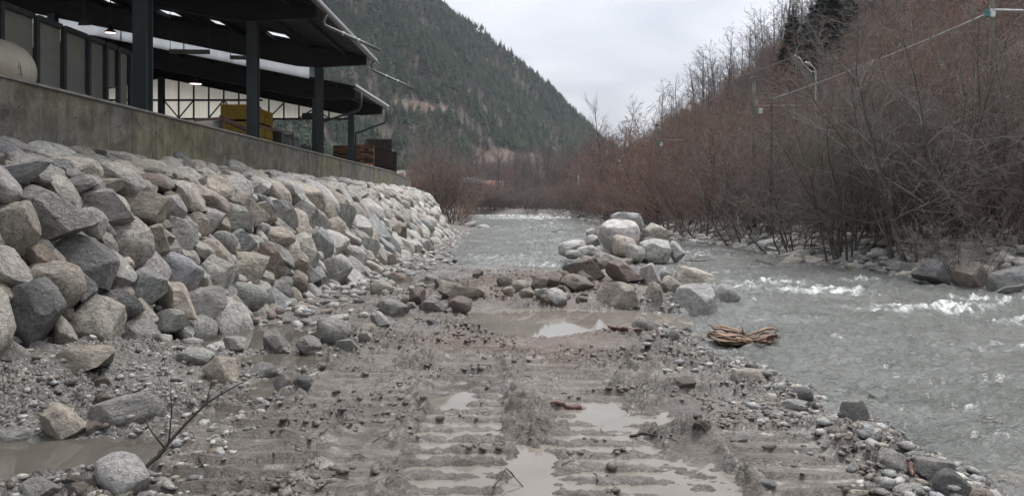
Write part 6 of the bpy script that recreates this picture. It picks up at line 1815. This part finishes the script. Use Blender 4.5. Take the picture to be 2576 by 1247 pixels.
STR = [[(1783, 822, .1), (1800, 832, .05), (1830, 838, .05), (1862, 842, 0), (1888, 852, 0)], [(1786, 834, 0), (1812, 846, -.05), (1845, 852, -.08), (1880, 860, -.05)],
       [(1790, 842, -.1), (1815, 854, -.14), (1850, 862, -.14), (1884, 862, -.1)], [(1792, 826, .2), (1830, 828, .2), (1862, 833, .16), (1884, 846, .1)],
       [(1884, 856, -.02), (1906, 850, -.05), (1928, 836, -.05), (1944, 836, 0), (1956, 850, 0.02)], [(1878, 848, .06), (1902, 844, .04), (1922, 832, .05), (1948, 834, .06), (1958, 843, .04)],
       [(1890, 860, -.08), (1910, 856, -.1), (1932, 848, -.08), (1942, 852, -.06)], [(1800, 838, .12), (1840, 843, .1), (1872, 850, .08)]]
for k in range(40):
    base_ = STR[k % 8]; dj = random.uniform(-14, 12); ej = random.uniform(-12, 12); w0 = random.uniform(0.010, 0.034)
    sj = random.uniform(-0.25, 0.25); pts = [rpt(p[0] + random.uniform(-9, 9), p[1] + dj * 0.6 + sj * (p[0] - 1860) + random.uniform(-3.5, 3.5), p[2] + ej * 0.015) for p in base_]
    P2, R2 = [], []
    n_ = (len(pts) - 1) * 4
    for i in range(len(pts) - 1):
        for s_ in range(4):
            f_ = s_ / 4; P2.append(tuple(Vector(pts[i]).lerp(Vector(pts[i + 1]), f_) + Vector((0, random.gauss(0, .006), random.gauss(0, .006)))))
    P2.append(pts[-1])
    R2 = [max(0.006, w0 * math.sin(math.pi * (0.12 + 0.8 * i / n_)) * random.uniform(0.8, 1.2)) for i in range(len(P2))]
    m = MB(); m.tube(P2, R2, 6); m.build('root_limb', M['root'] if k % 6 else M['red_bark'], rw, True)
for k in range(26):
    b = random.choice([(1795, 832), (1830, 828), (1870, 834), (1945, 840), (1952, 845), (1786, 830), (1905, 845)]); a0 = Vector(rpt(*b))
    d_ = Vector((random.gauss(0, 1), random.gauss(0, 0.5), random.uniform(-0.1, 1.2))).normalized() * random.uniform(0.06, 0.26)
    m = MB(); m.tube([tuple(a0), tuple(a0 + d_ * 0.5 + Vector((0, 0, .02))), tuple(a0 + d_)], [0.012, 0.008, 0.003], 5); m.build('rootlet', M['red_bark'], rw, True)

def gp(px, py, lift=0.0):
    d = on_ground(px, py); p = P(px, py, d); p[2] += lift; return p
woody('red_root', [([tuple(gp(1385, 1022, .04)), tuple(gp(1405, 1024, .05)), tuple(gp(1425, 1030, .03)), tuple(gp(1462, 1034, .04))], [0.012, 0.03, 0.025, 0.035]),
                   ([tuple(gp(1430, 1030, .03)), tuple(gp(1450, 1028, .05)), tuple(gp(1470, 1038, .02))], [0.02, 0.018, 0.006])], 'red_bark', 'red-brown root scrap lying in the track water', 'driftwood')
woody('red_root', [([tuple(gp(1535, 830, .03)), tuple(gp(1570, 836, .05)), tuple(gp(1616, 838, .05))], [0.03, 0.04, 0.03]), ([tuple(gp(1545, 833, .05)), tuple(gp(1520, 826, .08))], [0.02, 0.008])], 'red_bark', 'red stick on the clod ridge beside the wide puddle', 'driftwood')
woody('red_root', [([tuple(gp(2282, 1178, .08)), tuple(gp(2290, 1200, .1)), tuple(gp(2296, 1215, .06))], [0.01, 0.025, 0.02])], 'red_bark', 'small red root scrap at the lower gravel edge', 'driftwood')
woody('stick', [([tuple(gp(1585, 1105, .03)), tuple(gp(1620, 1103, .05)), tuple(gp(1672, 1106, .03))], [0.014, 0.016, 0.008]), ([tuple(gp(1600, 1104, .04)), tuple(gp(1612, 1112, .05))], [0.01, 0.004]), ([tuple(gp(1640, 1104, .04)), tuple(gp(1655, 1097, .07))], [0.008, 0.004])], 'bark_wet', 'short dark forked stick on the wet mud', 'stick')
woody('stick', [([tuple(gp(1240, 1245, .06)), tuple(gp(1275, 1208, .1)), tuple(gp(1320, 1245, .05))], [0.009, 0.009, 0.005])], 'bark_wet', 'bent stick on a clod beside the smooth puddle', 'stick')
woody('stick', [([tuple(gp(500, 1156, .03)), tuple(gp(508, 1178, .04)), tuple(gp(522, 1192, .02))], [0.012, 0.011, 0.006])], 'bark_wet', 'short brown stick on the mud beside the bare twig', 'stick')
woody('stick', [([tuple(gp(2015, 1000, .06)), tuple(gp(2050, 1022, .05)), tuple(gp(2080, 1035, .03))], [0.006, 0.007, 0.003])], 'bark_wet', 'thin stick on the gravel strip', 'stick')
woody('branch', [([tuple(P(1722, 655, 29)), tuple(P(1760, 656, 29)), tuple(P(1800, 652, 29))], [0.02, 0.03, 0.01]), ([tuple(P(1735, 655, 29)), tuple(P(1760, 645, 29)), tuple(P(1790, 648, 29))], [0.015, 0.012, 0.004]), ([tuple(P(1760, 656, 29)), tuple(P(1722, 648, 29))], [0.012, 0.004])], 'bark_wet', 'dark branch caught in the current beside the river pile', 'branch')
woody('branch', [([tuple(P(1310, 584, 62)), tuple(P(1330, 585, 62)), tuple(P(1342, 583, 62))], [0.06, 0.06, 0.03]), ([tuple(P(1337, 584, 62)), tuple(P(1340, 562, 62))], [0.025, 0.01])], 'bark_wet', 'snag with an upright twig in mid stream', 'branch')
woody('branch', [([tuple(P(1385, 585, 58)), tuple(P(1410, 578, 58)), tuple(P(1414, 574, 58))], [0.03, 0.025, 0.01]), ([tuple(P(1395, 583, 58)), tuple(P(1430, 590, 58)), tuple(P(1450, 592, 58))], [0.02, 0.015, 0.01])], 'bark_wet', 'snagged branch in the left channel upstream of the river pile', 'branch')
woody('branch', [([tuple(P(2488, 740, 19.8)), tuple(P(2530, 724, 19.8)), tuple(P(2590, 716, 19.8))], [0.025, 0.03, 0.035])], 'fascia', 'pale stick leaning on the big flat grey block', 'branch')
woody('branch', [([tuple(P(2190, 712, 22.5)), tuple(P(2215, 716, 22.5)), tuple(P(2262, 722, 22.4))], [0.03, 0.045, 0.03])], 'bark_wet', 'dark drift stick in the rapids near the dark mossy block', 'branch')
woody('branch', [([tuple(P(1900, 655, 30)), tuple(P(1960, 668, 29.5)), tuple(P(2010, 690, 28))], [0.02, 0.02, 0.006]), ([tuple(P(1940, 664, 29.6)), tuple(P(1930, 652, 29.6))], [0.01, 0.004]), ([tuple(P(1965, 669, 29.5)), tuple(P(2000, 668, 29.3))], [0.01, 0.004])], 'bark_wet', 'thin dark branch trailing in the water off the wooded bank', 'branch')
for k in range(14):
    px_ = random.uniform(1950, 2450); py_ = 655 + (px_ - 1950) * 0.02 + random.uniform(-14, 14); d_ = 34 - (px_ - 1950) / 500 * 9 + random.uniform(-1, 2)
    x_ = (px_ - CX) / F * d_; z_ = gz(x_, d_) + 0.12; L_ = random.uniform(0.8, 2.2); a_ = random.uniform(-0.5, 0.5)
    pts_d = [(x_ - L_ / 2 * math.cos(a_), d_ - L_ / 2 * math.sin(a_), z_ + random.uniform(0, .3)), (x_, d_, z_ + random.uniform(0, .15)), (x_ + L_ / 2 * math.cos(a_), d_ + L_ / 2 * math.sin(a_), z_ + random.uniform(0, .35))]
    woody('drift_branch', [(pts_d, [0.02, 0.03, 0.01])], 'bark_wet' if k % 3 else 'fascia', ('dark' if k % 3 else 'bleached') + ' drift branch lying on cobbles under the willows', 'branch', 'drift branches on the wooded bank')

# the bare twig in front
tw = empty('bare_twig', tuple(P(288, 1248, 5.75))); tag(tw, 'dark bare branching twig sticking up beside the granite boulder', 'twig')
def tp(px, py, d): return tuple(P(px, py, d) - np.array(tw.location))
for path, rs_ in (([(270, 1262, 5.7), (340, 1195, 5.85), (400, 1145, 5.95), (424, 1113, 6.0), (470, 1062, 6.05), (520, 1013, 6.1), (575, 980, 6.15), (632, 949, 6.2)], [0.017, 0.016, 0.0145, 0.013, 0.0105, 0.009, 0.006, 0.003]),
                  ([(424, 1113, 6.0), (428, 1080, 5.98), (432, 1030, 5.95), (440, 1005, 5.95)], [0.007, 0.0055, 0.004, 0.002]), ([(432, 1040, 5.95), (430, 980, 5.95), (428, 938, 5.95)], [0.004, 0.003, 0.0015]),
                  ([(412, 1124, 5.97), (385, 1090, 5.95), (365, 1058, 5.95), (352, 1028, 5.95)], [0.007, 0.006, 0.004, 0.002]), ([(365, 1058, 5.95), (372, 1040, 5.95)], [0.003, 0.0015]),
                  ([(520, 1013, 6.1), (526, 985, 6.1), (534, 940, 6.1)], [0.005, 0.004, 0.0018]), ([(528, 975, 6.1), (545, 966, 6.1)], [0.0025, 0.0012]), ([(520, 1018, 6.1), (560, 1022, 6.1)], [0.003, 0.0012]),
                  ([(400, 1148, 5.95), (430, 1120, 5.9), (465, 1108, 5.88)], [0.004, 0.003, 0.0012]), ([(340, 1197, 5.85), (370, 1215, 5.82), (376, 1232, 5.8)], [0.005, 0.004, 0.002]), ([(390, 1158, 5.93), (440, 1125, 5.95), (500, 1085, 6.0)], [0.003, 0.002, 0.001])):
    m = MB(); m.tube([tp(*p) for p in path], rs_, 7); m.build('twig_shoot', M['bark_wet'], tw, True)
for k in range(26):
    px_ = random.uniform(1330, 1750); py_ = random.uniform(900, 1240)
    if k % 2: px_ = random.uniform(480, 1000)
    q = gp(px_, py_, 0.02); a_ = random.uniform(0, 6.28); L_ = random.uniform(0.08, 0.22)
    e_ = (q[0] + L_ * math.cos(a_), q[1] + L_ * math.sin(a_), q[2] + random.uniform(0.0, 0.04))
    woody('twig_scrap', [([tuple(q), tuple((np.array(q) + np.array(e_)) / 2 + np.array([0.01, 0.01, 0.012])), e_], [0.006, 0.006, 0.003])], 'bark_wet', 'short broken twig pressed into the churned mud', 'twig', 'twig scraps in the mud')

# ------------------------------------------------------------------ valley haze
m = MB(); m.box((-700, -40, -8), (700, 1250, 460))
hz = m.build('haze', M['rock']); hz.data.materials.clear()
hm = bpy.data.materials.new('valley_haze'); hm.use_nodes = True
for n_ in list(hm.node_tree.nodes):
    if n_.type != 'OUTPUT_MATERIAL': hm.node_tree.nodes.remove(n_)
pv = hm.node_tree.nodes.new('ShaderNodeVolumePrincipled')
pv.inputs['Color'].default_value = (0.86, 0.92, 1.0, 1); pv.inputs['Density'].default_value = 0.00013; pv.inputs['Anisotropy'].default_value = 0.2
hm.node_tree.links.new(pv.outputs[0], [n_ for n_ in hm.node_tree.nodes if n_.type == 'OUTPUT_MATERIAL'][0].inputs['Volume'])
hz.data.materials.append(hm)
tag(hz, 'thin damp haze filling the valley', 'haze', kind='stuff')
